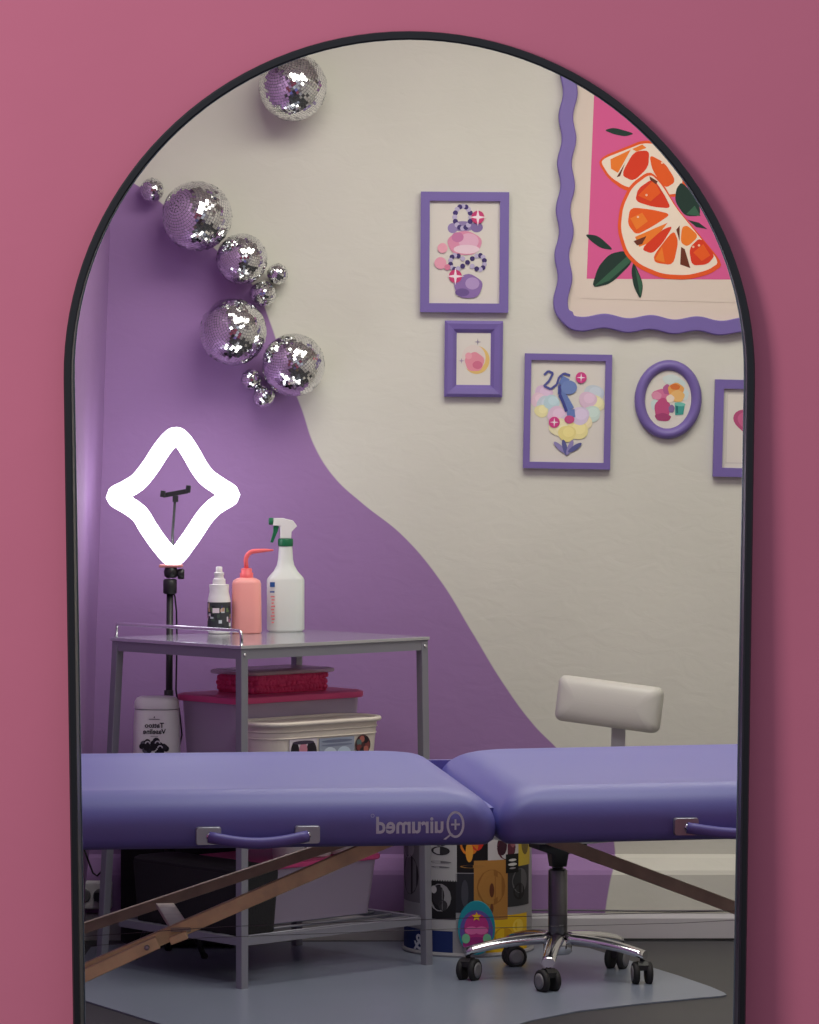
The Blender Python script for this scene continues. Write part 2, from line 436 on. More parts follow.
# ------------------------------------------------------------------ pictures on the wall (local x right, y up, z out of the wall)
PXM = F / DW
def picture(name, label, px, py, tilt=0.0, lean=0.0, group='purple framed pictures'):
    c = at(px, py, DW - 0.002)
    o = bpy.data.objects.new(name, None); COL.objects.link(o); o.empty_display_size = .05
    Mx = Matrix.Translation(c) @ Matrix.Rotation(PI / 2, 4, 'X') @ Matrix.Rotation(tilt, 4, 'Z') @ Matrix.Rotation(lean, 4, 'X')
    o.matrix_basis = Mx
    return tag(o, label, 'picture', group)
def rect(hx, hy): return [(-hx, -hy), (hx, -hy), (hx, hy), (-hx, hy)]
def frame_part(par, shape, prof, name='frame', m=None, smooth=False):
    """prof: (inset, z) from the wall round to the recess; shape(inset) gives the outline"""
    o = MB(); o.loops([[Vector((x, y, z)) for (x, y) in shape(i)] for (i, z) in prof], smooth=smooth, cap=False, wrap=True)
    return o.build(name, m or M['frame'], par)
class Art(MB):
    def __init__(self, z0): super().__init__(); self.z = z0
    def p(self, pts, col):
        self.z += 0.00006; return self.poly([(x / PXM, y / PXM) for x, y in pts], self.z, ink(*col))
    def line(self, pts, wd, col):
        for i in range(len(pts) - 1):
            (x0, y0), (x1, y1) = pts[i], pts[i + 1]; dx, dy = x1 - x0, y1 - y0; l = math.hypot(dx, dy) or 1
            nx, ny = -dy / l * wd / 2, dx / l * wd / 2
            self.p([(x0 + nx, y0 + ny), (x0 - nx, y0 - ny), (x1 - nx, y1 - ny), (x1 + nx, y1 + ny)], col)
        return self

def rect_picture(name, label, px, py, wpx, hpx, bw, tilt=0.0, dep=.018, wide=False):
    pic = picture(name, label, px, py, tilt)
    hx, hy = wpx / 2 / PXM, hpx / 2 / PXM; b = bw / PXM
    sh = lambda i: rect(hx - i, hy - i)
    if wide: prof = [(0, 0), (0, dep * .75), (b * .25, dep), (b * .7, dep * .9), (b, dep * .45), (b, 0)]
    else: prof = [(0, 0), (0, dep), (b, dep), (b, 0)]
    frame_part(pic, sh, prof)
    MB().box((0, 0, .005), (2 * (hx - b), 2 * (hy - b), .006)).build('paper', M['paper'], pic)
    return pic

# print 1: tall stack of round lilac and pink shapes
pc = rect_picture('picture_frame', 'purple framed print of a tall stack of pink and lilac shapes', 464.5, 252.5, 88, 120, 9, math.radians(-.4))
a = Art(.0085)
for (x, y, rx, ry, c1) in [(-2, 26, 13, 5, (150, 132, 178)), (-12, 24, 5, 5, (156, 138, 186)), (12, 25, 6, 5, (136, 116, 168))]:
    a.p(ell(x, y, rx, ry), c1)
for i in range(16):
    t = 2 * PI * i / 16
    a.p(ell(-2 + 8 * math.cos(t), 35 + 11 * math.sin(t), 2.6, 2.6, 10), (74, 60, 118) if i % 2 else (196, 186, 214))
a.p(ell(0, 9, 17, 12, wob=.03), (226, 150, 178)); a.p(ell(4, 11, 10, 8), (232, 182, 204)); a.p(ell(-7, 15, 6, 5), (206, 128, 172))
a.p(ell(2, 3, 13, 4.5), (240, 212, 222))
for i in range(22):
    t = 2 * PI * i / 22
    a.p(ell(3 + 17 * math.sin(t), -10 + 7 * math.sin(2 * t), 2.5, 2.5, 10), (70, 56, 110) if i % 2 else (190, 180, 210))
a.p(ell(4, -34, 14, 12, wob=.04), (146, 116, 176)); a.p(ell(8, -31, 7, 6), (184, 156, 204)); a.p(ell(-2, -40, 7, 4), (116, 92, 150))
a.p(ell(-22, 4, 5, 5), (238, 170, 186)); a.p(ell(-24, -11, 6, 6), (236, 164, 184)); a.p(ell(-17, -15, 3, 3), (220, 130, 160))
for (x, y) in ((13, 35), (-9, -24)):
    a.p(ell(x, y, 6.5, 6.5), (206, 68, 120)); a.p(star4(x, y, 9), (250, 232, 238))
a.build('printed_art', None, pc)

# print 2: small wide frame
pc = rect_picture('picture_frame', 'smallest purple framed picture, wide rimmed, showing a round pink shape', 473.5, 359, 58, 76, 12, math.radians(-.6), .02, True)
a = Art(.0085)
a.p(ell(3, -1, 13, 14), (232, 196, 120)); a.p(ell(0, 1, 12, 13), (228, 214, 206)); a.p(ell(1, -3, 9.5, 9.5, wob=.05), (232, 150, 166)); a.p(ell(4, -6, 5, 4), (216, 118, 146))
a.p(ell(-5, 3, 3.4, 3.4), (238, 168, 180)); a.p(star4(4, 17, 3.5), (150, 140, 160)); a.p(star4(-12, -2, 3), (170, 150, 180))
a.build('printed_art', None, pc)

# print 3: pastel watercolour
pc = rect_picture('picture_frame', 'purple framed print of pastel clouds with a blue ribbon swirl', 567.3, 411.5, 87, 114.5, 6.5, math.radians(-1.0))
a = Art(.0085)
for (x, y, r, c1) in [(-24, 18, 9, (226, 196, 222)), (-29, 11, 8, (236, 206, 220)), (-22, 7, 9, (206, 216, 226)), (-26, 0, 7, (240, 232, 176)), (-16, 9, 8, (196, 220, 226)),
                      (26, 18, 10, (204, 214, 222)), (28, 8, 9, (238, 232, 180)), (20, 12, 9, (228, 198, 218)), (24, -2, 9, (206, 226, 216)), (16, -10, 9, (240, 226, 184)),
                      (-10, -4, 10, (230, 200, 222)), (2, -14, 12, (226, 206, 226)), (-8, -16, 10, (240, 232, 190)), (10, -18, 11, (242, 230, 164)), (12, -4, 10, (222, 206, 230)), (0, -22, 9, (240, 226, 150))]:
    a.p(ell(x, y, r, r * .9, wob=.05, k=3, ph=x), c1); a.p(ell(x + 1.5, y + 1.5, r * .62, r * .55), tuple(min(255, v + 9) for v in c1))
sw = [(-24, 36), (-20, 40), (-15, 38), (-19, 30), (-24, 25), (-17, 22), (-11, 27), (-9, 34), (-4, 38), (2, 36)]
a.line(sw, 2.2, (88, 92, 156))
a.line([(-2, 34), (-6, 26), (-6, 17), (-1, 9), (3, 2), (4, -6)], 8, (110, 132, 190)); a.line([(-8, 26), (-8, 17), (-4, 8), (-1, 0)], 3, (72, 76, 146))
a.p(ell(1, 24, 8, 7), (120, 142, 196)); a.p(ell(2, -8, 5, 4), (206, 88, 140))
for k, x in enumerate((-7, -2, 3, 8)):
    a.p(ell(x, -36, 2.4, 8, rot=-.12 * (x)), (96, 98, 152) if k % 2 else (150, 140, 190))
for (x, y) in ((13, 34), (-13, -11)):
    a.p(ell(x, y, 5.5, 5.5), (214, 72, 140)); a.p(star4(x, y, 4.5), (250, 236, 242))
a.build('printed_art', None, pc)

# print 4: oval
pc = picture('picture_frame', 'oval purple frame with a colourful little print', 668, 399.5, math.radians(-4))
hx, hy = 33.5 / PXM, 39.5 / PXM; b = 10.5 / PXM
sh = lambda i: ell(0, 0, hx - i, hy - i, 56)
frame_part(pc, sh, [(0, 0), (0, .008), (b * .12, .016), (b * .4, .021), (b * .7, .019), (b * .95, .012), (b, .006), (b, 0)], smooth=True)
MB().loops([[Vector((x, y, z)) for x, y in ell(0, 0, hx - b, hy - b, 56)] for z in (.002, .007)], smooth=False).build('paper', M['paper'], pc)
a = Art(.0075)
for (x, y, rx, ry, c1) in [(2, 20, 9, 5, (214, 226, 222)), (10, 16, 6, 5, (206, 222, 218)), (-12, -6, 5, 6, (208, 224, 220)), (16, 6, 4, 6, (212, 226, 224)),
                           (-6, 4, 10, 6, (216, 120, 160)), (-5, -10, 8, 11, (198, 84, 132)), (-4, -18, 8, 4, (170, 70, 116)), (-12, 3, 5, 4, (226, 150, 178)), (-2, 10, 4, 5, (186, 100, 150)),
                           (7, 10, 8, 7, (236, 170, 96)), (9, 4, 7, 6, (240, 190, 120)), (6, 13, 5, 3, (222, 120, 60)), (2, 1, 4, 4, (244, 224, 206)), (4, -9, 3, 4, (140, 110, 160))]:
    a.p(ell(x, y, rx, ry, 22, wob=.05), c1)
a.p([(7, -4), (17, -3), (16, -14), (8, -15)], (70, 160, 150)); a.p(ell(12, -4, 5.5, 2), (120, 196, 180)); a.line([(9, -6), (10, -13)], 2, (40, 110, 110))
a.build('printed_art', None, pc)

# print 5: cut off by the mirror's edge
pc = rect_picture('picture_frame', 'purple framed print with a magenta heart shape beside the oval frame', 757, 429, 87, 97, 9, math.radians(-1.4))
a = Art(.0085)
a.p(rect(31, 35), (214, 206, 200)); a.p(rect(30, 34), (228, 221, 212))
hp = []
for i in range(40):
    t = 2 * PI * i / 40
    hp.append((-6 + 1.35 * 16 * math.sin(t) ** 3 * .85, 6 + 1.35 * (13 * math.cos(t) - 5 * math.cos(2 * t) - 2 * math.cos(3 * t) - math.cos(4 * t)) * .8))
a.p(hp, (188, 84, 128)); a.p([(x * .8 - .5, y * .8 + 1.5) for x, y in hp], (206, 104, 146)); a.p(ell(-9, 8, 4, 5), (232, 190, 206))
a.build('printed_art', None, pc)

# print 6: big poster of orange slices in a wavy frame
WCX, WCY, WHX, WHY = 679.0, 167.0, 120.0, 165.0
pc = picture('picture_frame', 'large wavy edged purple frame holding a poster of orange slices', WCX, WCY, math.radians(-1.6))
def wavy(off, A=1.9, lam=45.5, r=20.0):
    a, b_ = WHX - 0, WHY - 0; pts = []; segs = []
    per = 2 * (2 * a - 2 * r) + 2 * (2 * b_ - 2 * r) + 2 * PI * r; k = round(per / lam); N = 520
    for i in range(N):
        s = per * i / N; q = s
        lens = [2 * a - 2 * r, PI * r / 2, 2 * b_ - 2 * r, PI * r / 2] * 2
        idx = 0
        while idx < 7 and q > lens[idx]: q -= lens[idx]; idx += 1
        side = idx // 2; cnr = idx % 2
        base = [(-a + r, -b_, 1, 0), (a, -b_ + r, 0, 1), (a - r, b_, -1, 0), (-a, b_ - r, 0, -1)][side]
        if not cnr:
            x, y = base[0] + base[2] * q, base[1] + base[3] * q; nx, ny = base[3], -base[2]
        else:
            cc = [(a - r, -b_ + r), (a - r, b_ - r), (-a + r, b_ - r), (-a + r, -b_ + r)][side]
            th = -PI / 2 + side * PI / 2 + q / r; nx, ny = math.cos(th), math.sin(th); x, y = cc[0] + r * nx, cc[1] + r * ny
        o_ = A * math.sin(2 * PI * k * s / per + .6) + off
        pts.append(((x + nx * o_) / PXM, (y + ny * o_) / PXM))
    return pts
frame_part(pc, lambda i: wavy(-i), [(0, 0), (0, .024), (1.0, .026), (13.5, .026), (14.5, .024), (14.5, .006)])
mo = MB(); mo.loops([[Vector((x, y, z)) for x, y in wavy(-14.0)] for z in (.004, .012)], smooth=False)
mo.build('mount', M['cream'], pc)
Z = lambda zx, zy: (540 + zx * 220 / 777.0 - WCX, WCY - (60 + zy * 290 / 1024.0))
tl_ = math.radians(1.6)
def Zr(zx, zy):
    x, y = Z(zx, zy); return (x * math.cos(tl_) - y * math.sin(tl_), x * math.sin(tl_) + y * math.cos(tl_))
MB().box((2 / PXM, -2 / PXM, .0125), (2 * 96 / PXM, 2 * 132 / PXM, .001)).build('paper', M['cream'], pc)
a = Art(.0133)
def chaikin(P, it=2):
    for _ in range(it):
        Q_ = []
        for i in range(len(P)):
            (x0, y0), (x1, y1) = P[i], P[(i + 1) % len(P)]
            Q_ += [(x0 * .82 + x1 * .18, y0 * .82 + y1 * .18), (x0 * .18 + x1 * .82, y0 * .18 + y1 * .82)]
        P = Q_
    return P
def zp(pts, col): a.p([Zr(*p) for p in (chaikin(pts) if len(pts) > 4 or col == RIND else pts)], col)
OR = (240, 96, 34); OR2 = (246, 130, 46); RD = (226, 62, 34); CR = (246, 228, 208); RIND = (238, 92, 40); DG = (34, 58, 50); GR = (58, 100, 76); BR = (110, 52, 34)
a.p([Zr(*p) for p in [(165, 772), (200, -120), (830, -120), (830, 776)]], (224, 96, 152))
# slice behind
zp([(205, 365), (225, 340), (300, 310), (360, 285), (430, 290), (500, 360), (520, 430), (500, 490), (300, 466), (240, 420)], RIND)
zp([(214, 362), (232, 346), (305, 318), (362, 295), (425, 300), (490, 365), (505, 430), (480, 482), (305, 452), (245, 412)], CR)
zp([(248, 352), (320, 318), (275, 400), (250, 385)], OR2); zp([(330, 325), (385, 320), (382, 380), (330, 430), (285, 408)], RD)
zp([(385, 335), (440, 365), (480, 430), (440, 455), (395, 390)], OR); zp([(325, 316), (360, 300), (375, 312), (340, 325)], OR2)
zp([(270, 415), (300, 365), (282, 412)], BR)
zp([(225, 250), (260, 240), (335, 262), (300, 272), (262, 265)], DG)
# leaves behind the front slice
zp([(500, 430), (560, 500), (566, 552), (510, 552), (475, 500), (480, 455)], DG); zp([(515, 545), (545, 515), (566, 552)], GR)
zp([(520, 565), (560, 575), (590, 598), (550, 590)], DG)
zp([(158, 615), (205, 620), (262, 672), (215, 665), (180, 640)], DG); zp([(300, 672), (330, 712), (250, 790), (182, 805), (205, 730), (245, 685)], DG)
zp([(310, 690), (320, 712), (245, 778), (190, 800)], GR); zp([(330, 710), (365, 790), (355, 848), (330, 800), (322, 745)], DG); zp([(335, 730), (362, 790), (354, 838)], GR)
# front slice
zp([(385, 392), (318, 440), (282, 515), (272, 600), (297, 685), (345, 735), (430, 772), (520, 776), (600, 756), (648, 722), (560, 615), (480, 520), (430, 430)], RIND)
zp([(388, 402), (325, 450), (292, 520), (284, 600), (308, 678), (352, 722), (432, 756), (520, 760), (592, 742), (634, 714), (550, 610), (480, 525), (428, 440)], CR)
hub = (490, 560)
seg = [[(345, 455), (400, 418), (440, 480), (462, 525), (400, 520), (335, 500)], [(318, 520), (400, 530), (462, 545), (410, 580), (340, 620), (308, 580)],
       [(335, 625), (450, 575), (400, 640), (350, 660)], [(355, 668), (430, 600), (470, 585), (430, 650), (395, 685)], [(400, 690), (470, 600), (488, 640), (470, 725), (405, 716)],
       [(497, 660), (510, 668), (530, 735), (494, 722)], [(500, 590), (520, 585), (560, 622), (520, 660), (495, 645)], [(525, 665), (565, 625), (618, 690), (590, 722), (535, 726)]]
for k, s in enumerate(seg): zp(s, [RD, OR, OR2, RD, OR, BR, OR2, RD][k])
zp([(345, 480), (400, 425), (425, 470), (390, 500)], OR); zp([(318, 560), (360, 540), (380, 570), (340, 600)], OR2)
zp([(330, 640), (375, 622), (360, 650), (342, 655)], BR); zp([(480, 600), (492, 585), (492, 640)], BR); zp([(540, 680), (575, 650), (600, 690), (570, 710)], OR)
zp([(405, 705), (430, 660), (440, 715)], OR2); zp([(385, 412), (415, 430), (408, 440), (388, 425)], BR)
for (x, y) in ((375, 478), (540, 660), (560, 655), (345, 555), (430, 365)): a.p(ell(*Zr(x, y), 1.2, 1.2, 10), (250, 200, 170))
a.build('printed_art', None, pc)

# ------------------------------------------------------------------ trolley
TX, TY = -0.389, 8.315; TA = math.radians(42.3); TL, TWD, TH = 0.587, 0.488, 0.80
tr = thing('metal_trolley', 'grey metal trolley table with a glass top and chrome side rail', 'trolley', (TX, TY, 0), TA)
def tw(x, y, z=0.0): return tr.matrix_basis @ Vector((x, y, z))
s = .021
legs = {'n': ((s / 2, s / 2), (0, 0)), 'r': ((TL - s / 2, s / 2), (.010, -.006)), 'l': ((s / 2, TWD - s / 2), (-.035, .022)), 'b': ((TL - s / 2, TWD - s / 2), (0, 0))}
for k, ((x, y), (dx, dy)) in legs.items():
    bevel(MB().bar((x + dx, y + dy, 0), (x, y, TH - .008), s, s, up=(0, 1, 0)).build('leg', M['steel'], tr), .0015)
for (x0, y0, x1, y1) in ((s, s / 2, TL - s, s / 2), (s, TWD - s / 2, TL - s, TWD - s / 2), (s / 2, s, s / 2, TWD - s), (TL - s / 2, s, TL - s / 2, TWD - s)):
    MB().bar((x0, y0, TH - .020), (x1, y1, TH - .020), .019, .024).build('top_rail', M['steel'], tr)
    MB().bar((x0, y0, .112), (x1, y1, .112), .016, .018).build('shelf_rail', M['steel'], tr)
    MB().bar((x0, y0, .412), (x1, y1, .412), .016, .018).build('shelf_rail', M['steel'], tr)
bevel(MB().box((TL / 2, TWD / 2, TH - .004), (TL + .006, TWD + .006, .008)).build('table_top', M['top'], tr), .001)
MB().box((TL / 2, TWD / 2, .4155), (TL - .045, TWD - .045, .005)).build('shelf', M['steel'], tr)
for k in range(7):
    yk = .05 + (TWD - .10) * k / 6
    MB().tube([(.012, yk, .1165), (TL - .012, yk, .1165)], .003, 8).build('shelf_wire', M['steel'], tr)
yy0, yy1, rh = .004, TWD - .012, .034
rp = [(.004, yy0, TH), (.004, yy0, TH + rh - .01), (.004, yy0 + .003, TH + rh - .003), (.004, yy0 + .01, TH + rh), (.004, yy1 - .01, TH + rh), (.004, yy1 - .003, TH + rh - .003), (.004, yy1, TH + rh - .01), (.004, yy1, TH)]
MB().tube(rp, .0042, 10).build('side_rail', M['chrome'], tr)
for k, ((x, y), d_) in legs.items():
    MB().lathe([(.004, 0), (.004, .002), (.002, .003)], 10, (x, -.0 + y - s / 2, TH - .022), axis=Vector((0, -1, 0))).build('screw', M['chrome'], tr)

# --- things on the trolley top
def on_top(px, d, z): return Vector(((px - 409.5) / F * d, d, z))
# spray bottle
c = on_top(285.5, 8.945, TH + .0004)
sp = thing('spray_bottle', 'tall frosted spray bottle with white and green trigger head', 'bottle', c, math.radians(8))
SPp = [(0, .040, .027), (.006, .0465, .031), (.10, .0465, .031), (.128, .0465, .031), (.134, .044, .030), (.150, .030, .025), (.165, .0215, .020), (.180, .0185, .0185), (.216, .0165, .0165)]
o = MB().rrect([(z, hx, hy, min(hx, hy) * .85) for z, hx, hy in SPp]); smooth_angle(o.build('bottle_body', M['hdpe'], sp), 60)
MB().lathe([(.0185, .212), (.019, .214), (.019, .229), (.0175, .231)], 24).build('collar', M['green'], sp)
o = MB()
hd = [(.028, .262), (.018, .276), (-.006, .282), (-.030, .282), (-.032, .264), (-.014, .262), (-.014, .231), (.013, .231), (.014, .248)]
o.loops([[Vector((x, y, z)) for (x, z) in hd] for y in (-.012, -.010, .010, .012)], smooth=False)
bevel(o.build('trigger_head', M['white_plastic'], sp), .004, 3)
o = MB(); o.lathe([(.008, 0), (.009, .002), (.009, .010), (.007, .012)], 16, (-.030, 0, .274), axis=Vector((-1, 0, 0))); o.build('nozzle', M['green'], sp)
o = MB(); tg = [(-.016, .264), (-.030, .264), (-.031, .246), (-.038, .222), (-.032, .221), (-.020, .250)]
o.loops([[Vector((x, y, z)) for (x, z) in tg] for y in (-.007, .007)], smooth=False); o.build('trigger', M['green'], sp)
# side label of the spray bottle (blue and red print towards its left)
lb = MB()
for (z0, z1, x0, x1, m_) in ((.112, .124, -.0462, -.034, ink(46, 84, 150)), (.098, .102, -.0462, -.035, ink(70, 90, 150))):
    lb.box(((x0 + x1) / 2, -.0312, (z0 + z1) / 2), (x1 - x0, .0006, z1 - z0), 0, m_)
for k in range(9):
    lb.box((-.0395 + .001 * (k % 2), -.0312, .088 - k * .008), (.010 - .002 * (k % 3), .0006, .0035), 0, ink(214, 130, 130))
for v in lb.v: v.x += .004
lb.build('side_print', None, sp)
# pink wash bottle
c = on_top(246.5, 8.865, TH + .0004)
pk = thing('wash_bottle', 'pink squeeze wash bottle with a bent spout', 'bottle', c, math.radians(5))
smooth_angle(MB().rrect([(0, .034, .026, .02), (.004, .037, .029, .022), (.122, .0355, .028, .022), (.130, .033, .026, .022), (.135, .024, .020, .018), (.138, .014, .014, .013)]).build('bottle_body', M['pink_bottle'], pk), 60)
MB().lathe([(.0155, .132), (.0165, .134), (.0165, .148), (.0135, .150), (.0135, .158), (.012, .160)], 20).build('cap', M['coral'], pk)
pts = [(.0, 0, .158), (-.002, 0, .178)] + [(-.002 + .022 * (1 - math.cos(t)), 0, .178 + .024 * math.sin(t)) for t in [k * PI / 2 / 8 for k in range(1, 9)]] + [(.045, 0, .204), (.066, 0, .2045)]
MB().tube(pts, [.0058] * (len(pts) - 2) + [.0045, .002], 12).build('spout', M['coral'], pk)
# little printed bottle
c = on_top(219, 8.842, TH + .0004)
sb = thing('pump_bottle', 'small white nozzle bottle with a dark colourful printed label', 'bottle', c, 0)
smooth_angle(MB().lathe([(.024, 0), (.0275, .003), (.0285, .02), (.0285, .080), (.026, .092), (.0235, .103), (.0245, .118), (.0245, .121), (.016, .122), (.016, .126), (.0155, .134), (.012, .136), (.011, .143), (.0125, .145), (.0125, .150), (.008, .152), (.008, .163), (.006, .165)], 28).build('bottle_body', M['white_plastic'], sb), 45)
rnd = random.Random(5)
lab = MB()
cols = [(44, 46, 56), (70, 84, 74), (206, 196, 204), (150, 90, 130), (96, 120, 80), (40, 40, 46), (186, 150, 120), (70, 66, 100), (200, 206, 210)]
def cyl_patch(mb, R, a0, a1, z0, z1, m_, n=6, c=(0, 0)):
    vs = []
    for i in range(n + 1):
        a_ = a0 + (a1 - a0) * i / n
        for z in (z0, z1): vs.append((c[0] + R * math.cos(a_), c[1] + R * math.sin(a_), z))
    mb.add(vs, [(2 * i, 2 * i + 2, 2 * i + 3, 2 * i + 1) for i in range(n)], m_, True)
cyl_patch(lab, .0287, -PI - .1, .1, .012, .078, ink(60, 62, 66), 20)
for k in range(46):
    a0 = rnd.uniform(-PI, -.25); z0 = rnd.uniform(.013, .066); cyl_patch(lab, .0289 + k * .00001, a0, a0 + rnd.uniform(.12, .35), z0, z0 + rnd.uniform(.005, .012), ink(*rnd.choice(cols)), 3)
cyl_patch(lab, .0295, -2.1, -1.5, .052, .064, ink(226, 214, 220), 4)
lab.build('printed_label', None, sb, recalc=False)

# --- tub on the middle shelf
c = tw(.10, .36, .418); c.z = .4185
c = on_top(156.5, 8.652, .4215)
tub = thing('vaseline_tub', 'white plastic tub printed with dark berries on the trolley shelf', 'tub', c, math.radians(-4))
smooth_angle(MB().rrect([(0, .054, .040, .034), (.004, .058, .043, .038), (.17, .0555, .0415, .037), (.207, .053, .040, .036)], n=8).build('tub_body', M['white_plastic'], tub), 50)
smooth_angle(MB().rrect([(.209, .0535, .0405, .036), (.212, .0545, .0415, .037), (.227, .053, .040, .036), (.235, .048, .036, .034), (.238, .040, .030, .028)], n=8).build('lid', M['white_plastic'], tub), 50)
lt = MB()
def put_text(mb, s_, size, x, z, y, m_, bold=0.0, tilt=0.0):
    vs, fs = text_mesh(s_, size, True, bold)
    mb.add([(x + v.x, y, z + v.y) for v in vs], fs, m_)
DK = ink(38, 36, 46)
put_text(lt, 'Tattoo', .0165, 0, .166, -.0432, DK, .0004); put_text(lt, 'Vaseline', .0165, 0, .151, -.0432, DK, .0004)
lt.box((0, -.0432, .186), (.026, .0004, .0012), 0, DK); lt.box((0, -.0432, .145), (.018, .0004, .001), 0, ink(120, 118, 128))
lt.poly([], 0) if False else None
lt.add([(-.002, -.0433, .189), (.002, -.0433, .189), (0, -.0433, .194)], [(0, 1, 2)], DK)
for k in range(34):
    an = rnd.uniform(0, 2 * PI); rr = rnd.uniform(0, 1) ** .5
    x, z = .030 * rr * math.cos(an), .120 + .017 * rr * math.sin(an); r_ = rnd.uniform(.005, .009)
    lt.add([(x + r_ * math.cos(q * PI / 5), -.0433 - k * .00002, z + r_ * math.sin(q * PI / 5)) for q in range(10)], [list(range(10))], ink(*rnd.choice([(30, 28, 36), (44, 42, 52), (24, 22, 30), (86, 84, 96)])))
for (x, z) in ((-.016, .127), (.008, .128), (.014, .117)):
    lt.add([(x + .007 * math.cos(q * PI / 8), -.0443, z + .007 * math.sin(q * PI / 8)) for q in range(9)] + [(x + .004 * math.cos(q * PI / 8), -.0443, z + .004 * math.sin(q * PI / 8)) for q in range(8, -1, -1)], [list(range(18))], ink(200, 198, 206))
lt.build('printed_label', None, tub, recalc=False)

# --- boxes on the middle shelf
def tray(root, L_, W_, H, r, taper, thick, m_, name='bin_body'):
    o = MB(); o.rrect([(0, L_ / 2 - taper, W_ / 2 - taper, r), (H, L_ / 2, W_ / 2, r), (H, L_ / 2 - thick, W_ / 2 - thick, r - thick * .5), (thick, L_ / 2 - taper - thick, W_ / 2 - taper - thick, r - thick * .5)])
    return smooth_angle(o.build(name, m_, root), 40)
wb = thing('storage_bin', 'cream oval storage bin with stickers on the trolley shelf', 'bin', tw(.288, .090, .4200), TA)
tray(wb, .375, .145, .188, .07, .018, .003, M['bin_white'])
o = MB()
def rim(hx, hy, z, r, rad, n=8):
    pts = []
    for q, (sx, sy) in enumerate(((1, 1), (-1, 1), (-1, -1), (1, -1))):
        for k in range(n + 1):
            a_ = q * PI / 2 + k * PI / 2 / n; pts.append((sx * (hx - r) + r * math.cos(a_), sy * (hy - r) + r * math.sin(a_), z))
    return MB().tube(pts, rad, 8, closed=True)
rim(.1915, .0765, .188, .07, .0055).build('rim', M['bin_white'], wb)
for z in (.170, .154): rim(.1885 - (.188 - z) * .09, .0735 - (.188 - z) * .09, z, .069, .0016).build('rib', M['bin_white'], wb)
MB().box((0, 0, .1865), (.345, .120, .003)).build('lid', M['bin_white'], wb)
def sticker(root, x0, x1, z0, z1, y, base, blobs, name='sticker', seed=1):
    r_ = random.Random(seed); o = MB()
    o.box(((x0 + x1) / 2, y, (z0 + z1) / 2), (x1 - x0, .0008, z1 - z0), 0, ink(*base))
    for k, (u, v, ru, rv, col) in enumerate(blobs):
        cx, cz = x0 + (x1 - x0) * u, z0 + (z1 - z0) * v
        o.add([(cx + ru * (x1 - x0) * math.cos(q * PI / 7), y - .0006 - .00004 * k, cz + rv * (z1 - z0) * math.sin(q * PI / 7)) for q in range(14)], [list(range(14))], ink(*col))
    return o.build(name, None, root, recalc=False)
sticker(wb, -.125, -.040, .095, .152, -.0700, (206, 196, 206), [(.2, .45, .16, .45, (34, 30, 38)), (.8, .4, .2, .5, (38, 32, 42)), (.5, .55, .15, .3, (196, 130, 150)), (.5, .85, .4, .08, (70, 60, 80))])
sticker(wb, -.032, .078, .095, .150, -.0700, (150, 158, 178), [(.3, .3, .2, .3, (196, 206, 220)), (.7, .3, .2, .3, (186, 200, 218)), (.5, .85, .45, .07, (110, 116, 140)), (.5, .68, .45, .05, (120, 126, 150))])
o = MB(); o.lathe([(.024, 0), (.024, .001)], 20, (.105, -.070, .128), axis=Vector((0, -1, 0)), m=ink(74, 48, 52))
for k in range(7):
    an = k * .9; o.lathe([(.008, 0), (.008, .0005 + .0001 * k)], 10, (.105 + .014 * math.cos(an), -.071, .128 + .014 * math.sin(an)), axis=Vector((0, -1, 0)), m=ink(*[(120, 60, 60), (40, 34, 40), (170, 100, 90), (90, 110, 110)][k % 4]))
o.build('sticker', None, wb)
sticker(wb, -.165, -.130, .10, .125, -.0700, (120, 170, 210), [(.5, .5, .3, .2, (226, 214, 204))])

cb = thing('plastic_box', 'translucent plastic box with pink lid on the upper trolley shelf', 'box', tw(.33, .285, .4200), TA)
tray(cb, .40, .22, .235, .025, .012, .002, M['clear_box'], 'box_body')
smooth_angle(MB().rrect([(.228, .207, .117, .028), (.232, .210, .120, .030), (.242, .210, .120, .030), (.246, .200, .110, .026), (.246, .19, .10, .02)]).build('lid', M['pink_lid'], cb), 40)
for k in range(5):
    MB().box((-.13 + .065 * k, .02 * (-1) ** k, .055 + .02 * (k % 2)), (.05, .10, .10 + .04 * (k % 2))).build('content', mat('box_content%d' % k, srgb(*[(196, 170, 190), (120, 100, 110), (206, 190, 200), (150, 120, 160), (220, 205, 210)][k]), .7), cb)
pb = thing('plush_box', 'low box of crimson plush with a clear lid on top of the pink lid', 'box', tw(.335, .285, .6655), TA)
o = MB(); nx_, ny_ = 26, 16
o.rrect([(z, .118 + .002 * math.sin(z * 900), .070 + .002 * math.cos(z * 700), .02) for z in [.001 + .045 * i / 10 for i in range(11)]], n=10)
r2 = random.Random(9)
for v in o.v: v += Vector((r2.uniform(-1, 1), r2.uniform(-1, 1), 0)) * .0035
for side in range(4):
    for k in range(20 if side < 2 else 12):
        for z in (.011, .024, .037):
            t = -1 + 2 * (k + .5 * (z == .024) + .25) / (20 if side < 2 else 12)
            c_ = (t * .112, (-1, 1)[side % 2] * .068, z) if side < 2 else ((-1, 1)[side % 2] * .116, t * .064, z)
            o.sphere((c_[0] + r2.uniform(-.002, .002), c_[1], c_[2] + r2.uniform(-.002, .002)), r2.uniform(.0065, .0085), 8, 6)
o.build('plush_filling', M['plush'], pb)
smooth_angle(MB().rrect([(.045, .132, .082, .02), (.047, .136, .086, .022), (.054, .136, .086, .022), (.057, .124, .075, .018)]).build('lid', M['clear_lid'], pb), 40)

